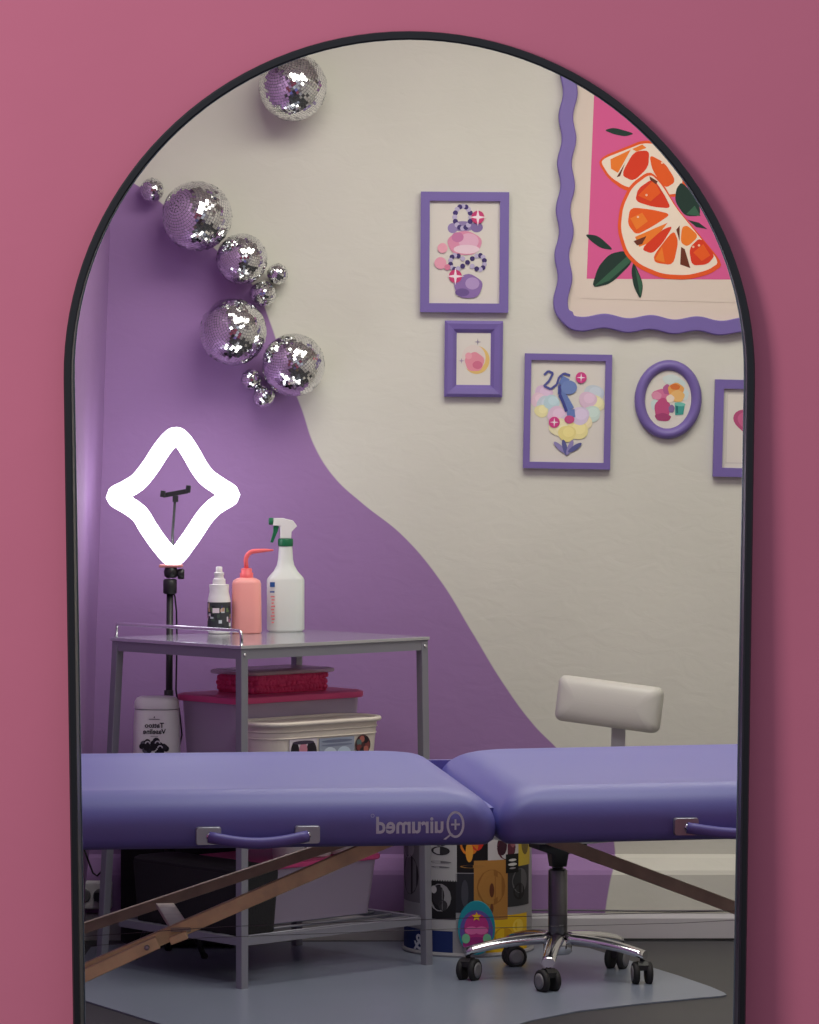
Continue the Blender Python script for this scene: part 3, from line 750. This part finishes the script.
# --- things on the lower shelf
lb1 = thing('plastic_box', 'translucent plastic box with pink lid on the lowest trolley shelf', 'box', tw(.366, .270, .1200), TA)
tray(lb1, .385, .26, .140, .03, .014, .002, M['clear_box'], 'box_body')
smooth_angle(MB().rrect([(.132, .197, .135, .03), (.135, .200, .138, .032), (.144, .200, .138, .032), (.148, .19, .128, .028)]).build('lid', M['pink_lid'], lb1), 40)
for k in range(4):
    MB().box((-.12 + .08 * k, .0, .06), (.06, .16, .09 - .015 * (k % 2))).build('content', mat('low_content%d' % k, srgb(*[(150, 140, 170), (180, 176, 196), (130, 120, 150), (196, 186, 206)][k]), .7), lb1)
for k in range(3):
    p = tw(.30 + .085 * k, .185, .2685)
    rl = MB(); rl.lathe([(.015, 0), (.036, .0), (.0385, .004), (.0385, .096), (.036, .1), (.015, .1)], 24)
    ro = rl.build('paper_roll', mat('paper_roll%d' % k, srgb(226, 222, 220), .9, bump=.2, bscale=150)); ro.location = p; ro.matrix_basis = Matrix.Translation(p)
    tag(ro, ['white paper roll on the low pink lid, nearest to the trolley corner', 'white paper roll on the low pink lid between two others', 'white paper roll on the low pink lid, next to the stickered bucket'][k], 'paper roll', 'paper rolls on the low pink lid')
bb = thing('black_bin', 'long black fabric bin on the lowest trolley shelf', 'bin', tw(.090, .245, .1200), TA)
tray(bb, .135, .410, .142, .022, .008, .003, M['black_fabric'])
smooth_angle(MB().rrect([(.130, .062, .199, .02), (.140, .066, .204, .022), (.150, .066, .204, .022), (.156, .058, .196, .02), (.157, .04, .18, .02)]).build('lid', M['black_fabric'], bb), 40)
su = thing('black_case', 'large black fabric case behind the trolley by the purple wall', 'case', (-.575, 9.070, 0), 0)
smooth_angle(MB().rrect([(0.012, .140, .075, .03), (.02, .150, .085, .035), (.40, .150, .085, .035), (.41, .140, .075, .03)]).build('case_body', M['black_fabric'], su), 40)
for x in (-.11, .11): MB().lathe([(.014, 0), (.014, .014)], 12, (x, -.05, .014), axis=Vector((1, 0, 0))).build('wheel', M['rubber'], su)
MB().tube([(-.05, -.05, .41), (-.05, -.05, .43), (.05, -.05, .43), (.05, -.05, .41)], .006, 8).build('handle', M['plastic_black'], su)

# ------------------------------------------------------------------ star lamp on its stand
LX, LY = (168.5 - 409.5) / F * 8.86, 8.86
lp = thing('star_lamp', 'glowing white star shaped LED lamp on a black tripod stand', 'lamp', (LX, LY, 0))
def lpx(px, py, d=LY): return at(px, py, d)
star = [(176, 436), (183, 441), (191, 453), (199, 467), (207, 477.5), (219, 486), (231, 495), (220, 503), (213, 508), (204, 518), (196, 530), (187, 543), (174, 557.5),
        (162, 547), (149, 529), (140, 514.5), (129, 506), (115, 496.5), (127, 489), (139, 481), (151, 466), (160, 452), (169, 440.5)]
# smooth the outline with a closed Catmull-Rom spline
def crom(P, m_=5):
    out = []; k = len(P)
    for i in range(k):
        p0, p1, p2, p3 = P[i - 1], P[i], P[(i + 1) % k], P[(i + 2) % k]
        for j in range(m_):
            t = j / m_
            out.append(tuple(.5 * ((2 * p1[q]) + (-p0[q] + p2[q]) * t + (2 * p0[q] - 5 * p1[q] + 4 * p2[q] - p3[q]) * t * t + (-p0[q] + 3 * p1[q] - 3 * p2[q] + p3[q]) * t ** 3) for q in (0, 1)))
    return out
sp_ = [lpx(x, y) for x, y in crom(star)]
MB().tube(sp_, .0224, 14, closed=True).build('led_tube', M['led'], lp, world=True)
b0 = lpx(171, 566)
o = MB(); o.box((b0.x, b0.y, b0.z), (.058, .03, .007)); bevel(o.build('bracket', mat('lamp_bracket', srgb(190, 120, 120), .5), lp, world=True), .002)
o = MB(); o.lathe([(.010, 0), (.016, .004), (.018, .016), (.014, .026), (.010, .030)], 18, lpx(171, 578, LY) - Vector((0, 0, 0)))
o.build('ball_head', M['plastic_black'], lp, world=True)
p = lpx(181, 574); o = MB(); o.lathe([(.011, 0), (.013, .003), (.013, .013), (.011, .016)], 12, (p.x - .008, p.y, p.z), axis=Vector((1, 0, 0))); o.build('clamp_knob', M['plastic_black'], lp, world=True)
q0 = lpx(170, 594); o = MB(); o.lathe([(.014, 0), (.017, .003), (.017, .034), (.013, .037)], 18, q0); o.build('clamp', M['plastic_black'], lp, world=True)
o = MB(); o.tube([(0, 0, .20), (.0005, 0, .6), (q0.x - LX, 0, q0.z + .01)], .0085, 12); o.build('pole', M['plastic_black'], lp)
o = MB(); o.tube([(0, 0, .12), (0, 0, .66)], .0115, 12); o.build('lower_pole', M['plastic_black'], lp)
o = MB(); o.lathe([(.018, .19), (.02, .195), (.02, .225), (.016, .23)], 14); o.build('collar', M['plastic_black'], lp)
for an in (95, 215, 335):
    a_ = math.radians(an); d_ = Vector((math.cos(a_), math.sin(a_), 0))
    lg = MB().tube([d_ * .012 + Vector((0, 0, .205)), d_ * .06 + Vector((0, 0, .085)), d_ * .098 + Vector((0, 0, .008))], .007, 8).build('leg', M['plastic_black'], lp)
    MB().sphere(d_ * .099 + Vector((0, 0, .009)), .009, 10, 8).build('foot', M['rubber'], lg)
# phone holder on its gooseneck
arm = [lpx(173, 556, 8.885), lpx(172.5, 535, 8.885), lpx(174, 515, 8.885), lpx(175, 500, 8.885)]
MB().tube(arm, .0034, 8).build('gooseneck', M['plastic_black'], lp, world=True)
ph = MB(); A_, B_ = lpx(163, 495.5, 8.885), lpx(188, 491, 8.885)
ph.bar(A_, B_, .012, .012); ph.bar(A_ + Vector((-.001, -.006, -.004)), A_ + Vector((.001, -.006, .012)), .012, .012, up=(0, 1, 0)); ph.bar(B_ + Vector((0, -.006, -.004)), B_ + Vector((.002, -.006, .014)), .012, .012, up=(0, 1, 0))
m_ = lpx(175.5, 498, 8.885); ph.bar(m_ + Vector((0, 0, -.010)), m_ + Vector((0, 0, .006)), .014, .012, up=(0, 1, 0))
bevel(ph.build('phone_holder', M['plastic_black'], lp, world=True), .0015)
cpts = [lpx(171, 586, 8.88), lpx(175, 597, 8.885), lpx(176.5, 612, 8.90), lpx(177, 640, 8.91), lpx(176, 690, 8.91), lpx(180, 716, 8.90), lpx(182, 735, 8.90), lpx(178, 752, 8.90), lpx(176, 800, 8.90)]
MB().tube(cpts, .0022, 6).build('power_cable', M['plastic_black'], lp, world=True)

# ------------------------------------------------------------------ folding treatment bed
HF = Vector(((499 - 409.5) / F * 5.35, 5.35, 0)); HB = Vector(((436 - 409.5) / F * 6.10, 6.10, 0))
BA = math.atan2(-(HB - HF).x, (HB - HF).y)                       # turn of the bed
BWD = (HB - HF).length
bed = thing('treatment_bed', 'purple vinyl folding treatment bed with wooden struts and side handles', 'bed', HF, BA)
ZB, ZT = .668, .752; SL = 0.93
def cushion(x0, x1):
    hx, hy = (x1 - x0) / 2, BWD / 2; cx = (x0 + x1) / 2
    L = [(ZB, hx - .012, hy - .012, .02), (ZB + .006, hx - .003, hy - .003, .028), (ZB + .016, hx, hy, .03)]
    R_ = .056; zc = ZT - R_
    for k in range(0, 11):
        a_ = k * PI / 2 / 10; ins = R_ * (1 - math.cos(a_)) * 1.25
        L.append((zc + R_ * math.sin(a_) - (.002 if k == 10 else 0), hx - ins, hy - ins, .03 + ins * .45))
    for k in range(1, 5):
        L.append((ZT - .002 + .0035 * (k / 4.0), (hx - .070) * (1 - .22 * k), (hy - .070) * (1 - .22 * k), .06))
    return MB().rrect(L, (cx, BWD / 2, 0), n=8)
o = cushion(-SL, -.0015); c1 = o.build('mattress', M['vinyl'], bed)
o = cushion(.0015, SL); o.xf(Matrix.Translation((0, 0, ZB)) @ Matrix.Rotation(math.radians(-0.6), 4, 'Y') @ Matrix.Translation((0, 0, -ZB))); c2 = o.build('mattress', M['vinyl'], bed)
for sx, cu in ((-1, c1), (1, c2)):
    MB().box((sx * SL / 2, BWD / 2 + .05, ZB - .004), (SL - .16, BWD - .24, .008)).build('base_board', M['wood2'], bed)
MB().box((0, BWD / 2, ZT - .042), (.05, BWD - .18, .010)).build('hinge_flap', M['vinyl'], bed)
MB().box((0.0, BWD - .012, ZT - .036), (.09, .012, .030)).build('hinge_flap', M['vinyl_strap'], bed)
# handles
def bedx(px, y=0.0):                           # bed x of a pixel column at the front side
    d = 5.35
    for _ in range(4):
        x = (px - 409.5) / F * d; lx = (x - HF.x) / math.cos(BA); d = 5.35 + lx * math.sin(BA)
    return lx
def handle(pa, pb, zz):
    a_, b_ = bedx(pa), bedx(pb)
    hd_ = MB().tube([(a_ + (b_ - a_) * t, -.012 - .010 * math.sin(PI * t), zz - .001 - .009 * math.sin(PI * t)) for t in [i / 14 for i in range(15)]], .0085, 10).build('handle', M['vinyl_strap'], bed)
    for q in (a_, b_):
        k_ = MB(); k_.rrect([(0, .019, .0135, .004), (.010, .018, .0125, .004)], n=3); k_.xf(Matrix.Translation((q, -.001, zz)) @ Matrix.Rotation(PI / 2, 4, 'X'))
        br = k_.build('bracket', M['brushed'], hd_); 
        MB().lathe([(.0045, 0), (.0045, .002), (.002, .003)], 12, (q, -.011, zz), axis=Vector((0, -1, 0))).build('rivet', M['chrome'], hd_)
handle(208, 307, .688); handle(686, 800, .693)
# lettering on the front (modelled backwards, as in a mirror)
lg_ = MB()
xq = bedx(446); zq = .6975
vs, fs = text_mesh('uirumed', .0345, True, .0009)
xs_ = [v.x for v in vs]; wtxt = max(xs_) - min(xs_); x1 = bedx(443.5); x0 = bedx(376); k_ = (x1 - x0) / wtxt
lg_.add([((v.x - max(xs_)) * k_ + x1, -.0006, .6885 + v.y) for v in vs], fs)
def ringp(cx, cz, rx, rz, t0, t1, a0=0, a1=2 * PI, n=30):
    o_ = [(cx + rx * math.cos(a0 + (a1 - a0) * i / n), -.0006, cz + rz * math.sin(a0 + (a1 - a0) * i / n)) for i in range(n + 1)]
    i_ = [(cx + (rx - t0) * math.cos(a0 + (a1 - a0) * i / n), -.0006, cz + (rz - t1) * math.sin(a0 + (a1 - a0) * i / n)) for i in range(n + 1)]
    lg_.add(o_ + i_, [(i, i + 1, n + 2 + i, n + 1 + i) for i in range(n)])
ql = bedx(455.5)
ringp(ql, .7000, .0135, .0200, .0036, .0036)
lg_.add([(ql - .0065, -.0006, .6985), (ql + .0065, -.0006, .6985), (ql + .0065, -.0006, .7015), (ql - .0065, -.0006, .7015)], [(0, 1, 2, 3)])
lg_.add([(ql - .0015, -.0006, .692), (ql + .0015, -.0006, .692), (ql + .0015, -.0006, .708), (ql - .0015, -.0006, .708)], [(0, 1, 2, 3)])
lg_.add([(ql - .0035, -.0006, .6865), (ql - .0085, -.0006, .6855), (ql - .0185, -.0006, .6780), (ql - .0145, -.0006, .6775)], [(0, 1, 2, 3)])
ringp(bedx(372.5), .7145, .0027, .0027, .0006, .0006)
lg_.build('printed_logo', M['white_print'], bed, recalc=False)
# struts
def strut(pa, da, pb, db, wd, th, m, name='strut'):
    A_, B_ = at(pa[0], pa[1], da), at(pb[0], pb[1], db)
    return bevel(MB().bar(A_, B_, th, wd).build(name, m, bed, world=True), .0015)
strut((-60, 1033), 5.40, (392, 838), 5.47, .0215, .016, M['wood'])
strut((-60, 976), 5.98, (366, 834), 6.02, .0175, .018, M['wood2'])
strut((76, 979.5), 5.385, (158, 942), 5.395, .0185, .014, M['wood'], 'strut_splice')
strut((170, 941), 5.395, (187, 934.5), 5.395, .012, .014, M['wood'], 'strut_splice')
bo = at(147, 947.5, 5.375); MB().lathe([(.004, 0), (.004, .004), (.002, .005)], 10, bo, axis=Vector((0, -1, 0))).build('bolt', M['brushed'], bed, world=True)
bevel(MB().bar(at(165, 905, 5.95), at(181, 930, 5.42), .030, .006, up=(0, 0, 1)).build('cross_bar', M['wood2'], bed, world=True), .001)
strut((548, 838), 5.95, (800, 932), 6.05, .0215, .016, M['wood2'])
# legs at the two ends
for sx in (-1, 1):
    for y in (.10, BWD - .10):
        bevel(MB().bar((sx * (SL - .06), y, 0), (sx * (SL - .12), y, ZB - .012), .045, .03, up=(0, 1, 0)).build('leg', M['wood'], bed), .003)
    MB().bar((sx * (SL - .075), .10, .18), (sx * (SL - .075), BWD - .10, .18), .02, .045).build('leg_crossbar', M['wood'], bed)
# steel cables between the end legs
for (ya, za, yb_, zb_) in ((.12, .545, .12, .545), (.62, .46, .62, .46)):
    MB().tube([(-SL + .12, ya, za - .03), (-.4, ya, za - .008), (0, ya, za), (.4, ya, za + .004), (SL - .12, ya, za + .02)], .0005, 6).build('steel_cable', M['cable'], bed)

# ------------------------------------------------------------------ stool
SX, SY = .351, 8.50
st = thing('work_stool', 'white padded work stool with backrest and chrome castor base', 'stool', (SX, SY, 0))
MB().lathe([(.021, .085), (.0228, .09), (.0228, .258), (.019, .262)], 20).build('column_cover', mat('dark_chrome', (.16, .16, .17, 1), .28, .9), st)
MB().tube([(0, 0, .25), (0, 0, .31)], .0135, 14).build('gas_lift', M['chrome'], st)
MB().lathe([(.028, .060), (.034, .065), (.034, .095), (.026, .105)], 24).build('hub', M['chrome'], st)
for k in range(5):
    an = math.radians(-98 + 72 * k); d_ = Vector((math.cos(an), math.sin(an), 0)); e_ = Vector((-d_.y, d_.x, 0)); R5 = .216
    L5 = []
    for i in range(13):
        t = i / 12; r_ = .025 + (R5 - .018) * t; z = .098 - .008 * t - .020 * t ** 2.5
        hw = .020 - .004 * t; hh = .014 - .003 * t
        L5.append([d_ * r_ + e_ * (hw * math.cos(q * PI / 6)) + Vector((0, 0, z + hh * math.sin(q * PI / 6))) for q in range(12)])
    arm_ = MB().loops(L5).build('base_arm', M['chrome'], st)
    cc = d_ * (R5 + .0) ; sa = an + [.7, -1.0, .3, 1.3, .9][k]
    cs_ = MB(); Mx = Matrix.Translation(cc) @ Matrix.Rotation(sa, 4, 'Z')
    cs_.lathe([(.006, .05), (.006, .075)], 10)
    cs_.loops([[Vector((x, y, z)) for (x, z) in [(-.022, .030), (-.020, .046), (-.010, .056), (.008, .057), (.016, .048), (.016, .036), (0, .034)]] for y in (-.012, .012)], smooth=False)
    cs_.xf(Mx); ch = cs_.build('castor', M['plastic_black'], st)
    for sgn in (-1, 1):
        wv = MB(); wv.lathe([(.022, 0), (.027, .003), (.027, .012), (.023, .015)], 20, (0, 0, 0), axis=Vector((0, sgn, 0)))
        wv.xf(Mx @ Matrix.Translation((-.004, sgn * .008, .0275))); wv.build('wheel', M['rubber'], ch)
        wv = MB(); wv.lathe([(.018, 0), (.019, .001), (.010, .002)], 18, (0, 0, 0), axis=Vector((0, sgn, 0)))
        wv.xf(Mx @ Matrix.Translation((-.004, sgn * .023, .0275))); wv.build('wheel_cover', M['grey_plastic'], ch)
MB().rrect([(.268, .018, .018, .008), (.298, .022, .022, .008), (.312, .06, .05, .015), (.335, .06, .05, .015)], rz=.3).build('mechanism', M['plastic_black'], st)
MB().tube([(.04, -.02, .312), (.08, -.03, .292), (.105, -.035, .284), (.125, -.04, .283)], .010, 8).build('lever', M['plastic_black'], st)
smooth_angle(MB().lathe([(.05, .335), (.160, .337), (.175, .345), (.180, .36), (.178, .392), (.160, .408), (.10, .412), (.03, .41)], 40).build('seat', M['pad'], st), 50)
# backrest
bc = at(608.5, 704, 8.74) - Vector((SX, SY, 0))
o = MB()
LB = []
HX, HZ, DP = .1315, .056, .030
for (yy, ins, rr_) in ((.022, .010, .012), (.018, .004, .016), (.008, 0, .018), (-.010, 0, .018), (-.019, .004, .016), (-.025, .011, .014), (-.0285, .020, .012), (-.0305, .030, .010), (-.0315, .040, .006), (-.032, .048, .003), (-.032, .0545, .001)):
    lp5 = []
    for q, (sx, sz) in enumerate(((1, 1), (-1, 1), (-1, -1), (1, -1))):
        for k in range(7):
            a_ = q * PI / 2 + k * PI / 12; x = sx * (HX - ins - rr_) + rr_ * math.cos(a_); z = sz * (HZ - ins - rr_) + rr_ * math.sin(a_)
            lp5.append(Vector((x, yy + .5 * x * x, z)))
    LB.append(lp5)
o.loops(LB); o.xf(Matrix.Translation(bc) @ Matrix.Rotation(math.radians(-20), 4, 'Z') @ Matrix.Rotation(math.radians(6.0), 4, 'Y') @ Matrix.Rotation(math.radians(-4), 4, 'X'))
o.build('backrest', M['pad'], st)
bx_ = at(618.5, 735, 8.765) - Vector((SX, SY, 0))
bt = MB(); bt.bar(bx_ + Vector((0, 0, .03)), Vector((bx_.x - .004, bx_.y, .33)), .034, .006, up=(0, 1, 0)); bt.bar(Vector((bx_.x - .004, bx_.y + .003, .33)), Vector((.04, .04, .320)), .034, .006)
bt.build('backrest_stem', mat('light_steel', srgb(190, 190, 194), .4, .3), st)

# ------------------------------------------------------------------ stickered bucket
BX, BY, BR_, BH = .146, 8.995, .160, .46
bk = thing('poster_bucket', 'round bin covered in posters and stickers beside the trolley', 'bin', (BX, BY, 0))
M['bin_grey'] = mat('bin_white_side', srgb(164, 162, 166), .5)
o = MB(); o.lathe([(BR_ - .012, .0), (BR_ - .002, .004), (BR_, .012), (BR_, BH), (BR_ - .004, BH), (BR_ - .004, .02)], 160)
smooth_angle(o.build('bin_body', M['bin_grey'], bk), 40)
o = MB(); o.lathe([(BR_ + .004, 0.004), (BR_ + .006, .008), (BR_ + .004, .014), (BR_ - .002, .014), (BR_ - .002, .004)], 48); smooth_angle(o.build('base_rim', M['bin_grey'], bk), 40)
def bpatch(px0, px1, py0, py1, base, blobs=(), lift=.0006, txt=None):
    def ang(px):
        x = ((px - 409.5) / F * (BY - BR_) - BX) / BR_; x = max(-.998, min(.998, x)); return -PI / 2 + math.asin(x)
    zf = lambda py: at(409.5, py, BY - BR_ * .9).z
    a0, a1, z0, z1 = ang(px0), ang(px1), zf(py1), zf(py0); o = MB()
    cyl_patch(o, BR_ + lift, a0, a1, z0, z1, ink(*base), max(3, int((a1 - a0) / .04)))
    for k, (u, v, ru, rv, col) in enumerate(blobs):
        vs = []
        for q in range(14):
            aa = a0 + (a1 - a0) * (u + ru * math.cos(q * PI / 7)); zz = z0 + (z1 - z0) * (v + rv * math.sin(q * PI / 7))
            vs.append(((BR_ + lift + .0004 + .00005 * k) * math.cos(aa), (BR_ + lift + .0004 + .00005 * k) * math.sin(aa), zz))
        o.add(vs, [list(range(14))], ink(*col))
    if txt:
        vs, fs = text_mesh(txt[0], txt[1], True, .001); am = (a0 + a1) / 2 + txt[2]; zm = z0 + (z1 - z0) * txt[3]
        o.add([((BR_ + lift + .002) * math.cos(am + v.x / BR_), (BR_ + lift + .002) * math.sin(am + v.x / BR_), zm + v.y) for v in vs], fs, ink(*txt[4]))
    return o.build('sticker', None, bk, recalc=False)
W_, K_ = (184, 182, 184), (30, 28, 34)
bpatch(403, 424, 838, 905, (120, 116, 124), [(.5, .4, .35, .3, (50, 46, 54)), (.4, .8, .3, .15, (160, 156, 164))])
bpatch(426, 457, 818, 881, W_, [(.5, .75, .38, .2, (44, 42, 48)), (.5, .78, .24, .12, (206, 204, 208)), (.5, .48, .3, .07, (52, 50, 56)), (.5, .3, .35, .02, (120, 118, 124)), (.5, .22, .3, .015, (120, 118, 124))])
bpatch(457, 488, 820, 872, (26, 22, 26), [(.4, .55, .3, .22, (216, 120, 40)), (.65, .62, .22, .2, (200, 50, 40)), (.4, .4, .12, .2, (232, 160, 60)), (.5, .12, .4, .03, (170, 120, 60))], .0008)
bpatch(488, 520, 815, 863, (196, 190, 192), [(.55, .3, .3, .25, (96, 44, 60)), (.4, .35, .15, .2, (60, 30, 44)), (.75, .5, .12, .2, (150, 90, 100))], .0008)
bpatch(519, 531, 815, 868, (206, 176, 60), [(.5, .4, .3, .2, (120, 100, 50))], .0010)
bpatch(426, 456, 880, 919, (34, 33, 37), [(.5, .55, .36, .36, (150, 148, 152)), (.45, .6, .2, .26, (50, 48, 54)), (.6, .35, .15, .14, (60, 58, 62)), (.3, .75, .1, .1, (190, 188, 190))])
bpatch(456, 474, 873, 912, (44, 44, 52), [(.5, .5, .2, .35, (70, 70, 80))])
bpatch(474, 508, 860, 920, (176, 124, 62), [(.5, .55, .42, .3, (150, 100, 48)), (.5, .55, .3, .2, (176, 124, 62)), (.5, .5, .07, .12, (96, 52, 34)), (.5, .2, .05, .08, (110, 64, 40))], .0009)
bpatch(508, 530, 866, 908, (52, 52, 56), [(.5, .6, .35, .3, (96, 94, 98)), (.45, .35, .25, .2, (34, 33, 36))], .0007)
bpatch(506, 519, 855, 874, (22, 22, 24), [(.5, .68, .3, .07, (210, 208, 206)), (.5, .45, .35, .08, (210, 208, 206)), (.5, .25, .25, .05, (150, 148, 150))], .0013)
bpatch(486, 528, 916, 956, (228, 184, 36), [(.35, .5, .2, .2, (200, 150, 30)), (.7, .7, .15, .18, (240, 206, 80))], .0007)
bpatch(424, 456, 920, 930.5, W_, [], .0005)
bpatch(404, 453, 931, 957, (32, 48, 104), [], .0008, ('&', .055, .0, .22, (214, 216, 226)))
# oval sticker standing proud of the bucket
o = MB(); cpx, cpy = 476.5, 928
oc = at(cpx, cpy, BY - BR_ - .012) - Vector((BX, BY, 0))
def ovl(rx, rz, y, col, dx=0, dz=0, n=30): o.add([(oc.x + dx + rx * math.cos(2 * PI * i / n), oc.y + y, oc.z + dz + rz * math.sin(2 * PI * i / n)) for i in range(n)], [list(range(n))], ink(*col))
n_ = 30
o.loops([[Vector((oc.x + .046 * math.cos(2 * PI * i / n_), oc.y + y, oc.z + .066 * math.sin(2 * PI * i / n_))) for i in range(n_)] for y in (.018, 0)], m=ink(34, 142, 160), smooth=False)
ovl(.041, .050, -.0003, (96, 84, 160), 0, -.006); ovl(.030, .036, -.0006, (186, 56, 132), 0, 0); ovl(.016, .010, -.0008, (222, 110, 172), -.012, -.006); ovl(.016, .010, -.0009, (222, 110, 172), .012, -.006)
ovl(.034, .018, -.0010, (150, 44, 120), 0, -.040); ovl(.010, .012, -.0011, (120, 190, 150), -.026, -.026); ovl(.010, .012, -.0012, (120, 190, 150), .026, -.026)
o.add([(oc.x + x, oc.y - .0014, oc.z + .028 + y) for x, y in star4(0, 0, .012, .45, 5)], [list(range(10))], ink(240, 196, 50))
tag(o.build('oval_sticker', None, bk, recalc=False), 'teal oval badge with a magenta shape and yellow star')

# ------------------------------------------------------------------ floor mat
pts = [(.727, 8.235), (.724, 8.27), (.700, 8.36), (.640, 8.53), (.560, 8.73), (.450, 9.00), (.30, 9.13), (-.70, 9.10), (-.80, 9.02), (-.81, 8.26), (-.745, 8.165), (-.567, 7.86), (-.42, 7.62), (-.30, 7.50), (.05, 7.50), (.16, 7.66), (.26, 7.86), (.375, 8.00), (.52, 8.105), (.66, 8.19), (.71, 8.215)]
o = MB(); o.loops([[Vector((x, y, z)) for x, y in pts] for z in (.0005, .0035)], smooth=False)
tag(o.build('floor_mat', M['mat_pvc']), 'pale blue grey protective floor mat under the stool and trolley', 'mat')

# ------------------------------------------------------------------ cables and a socket strip low on the wall
def loose(name, label, cat, pts, r, m):
    o = MB().tube(pts, r, 6).build(name, m); return tag(o, label, cat)
loose('wall_cable', 'thin dark cable running along the top of the skirting board', 'cable', [(-.6 + i * .2, DW - .0515 - .003, .0715 + .002 * math.sin(i * 1.7) + .0006 * i) for i in range(14)], .0024, M['cable'])
loose('floor_cable', 'thin dark cable lying where skirting board meets the floor', 'cable', [(.40 + i * .12, yb - .020 - .003 * math.sin(i), .0035) for i in range(13)], .0028, M['plastic_black'])
p0 = at(96, 895, 9.16)
ps = thing('power_strip', 'white socket strip with plugged cable near the purple corner', 'socket', (p0.x, DW - .046, p0.z - .045))
bevel(MB().box((-.01, -.02, .045), (.10, .036, .07)).build('strip_body', M['white_plastic'], ps), .004, 2)
for dx in (-.03, .012):
    MB().lathe([(.018, 0), (.018, .002), (.014, .003)], 18, (dx, -.038, .045), axis=Vector((0, -1, 0))).build('socket', M['grey_plastic'], ps)
MB().box((.012, -.052, .045), (.026, .026, .022)).build('plug', M['plastic_black'], ps)
loose('hanging_cable', 'black cable hanging in a loop above the white socket strip', 'cable',
      [at(83, 846, 9.06), at(88, 860, 9.06), at(93, 873, 9.06), at(97, 876, 9.06), at(104, 869, 9.06), at(112, 867, 9.06)], .0026, M['plastic_black'])
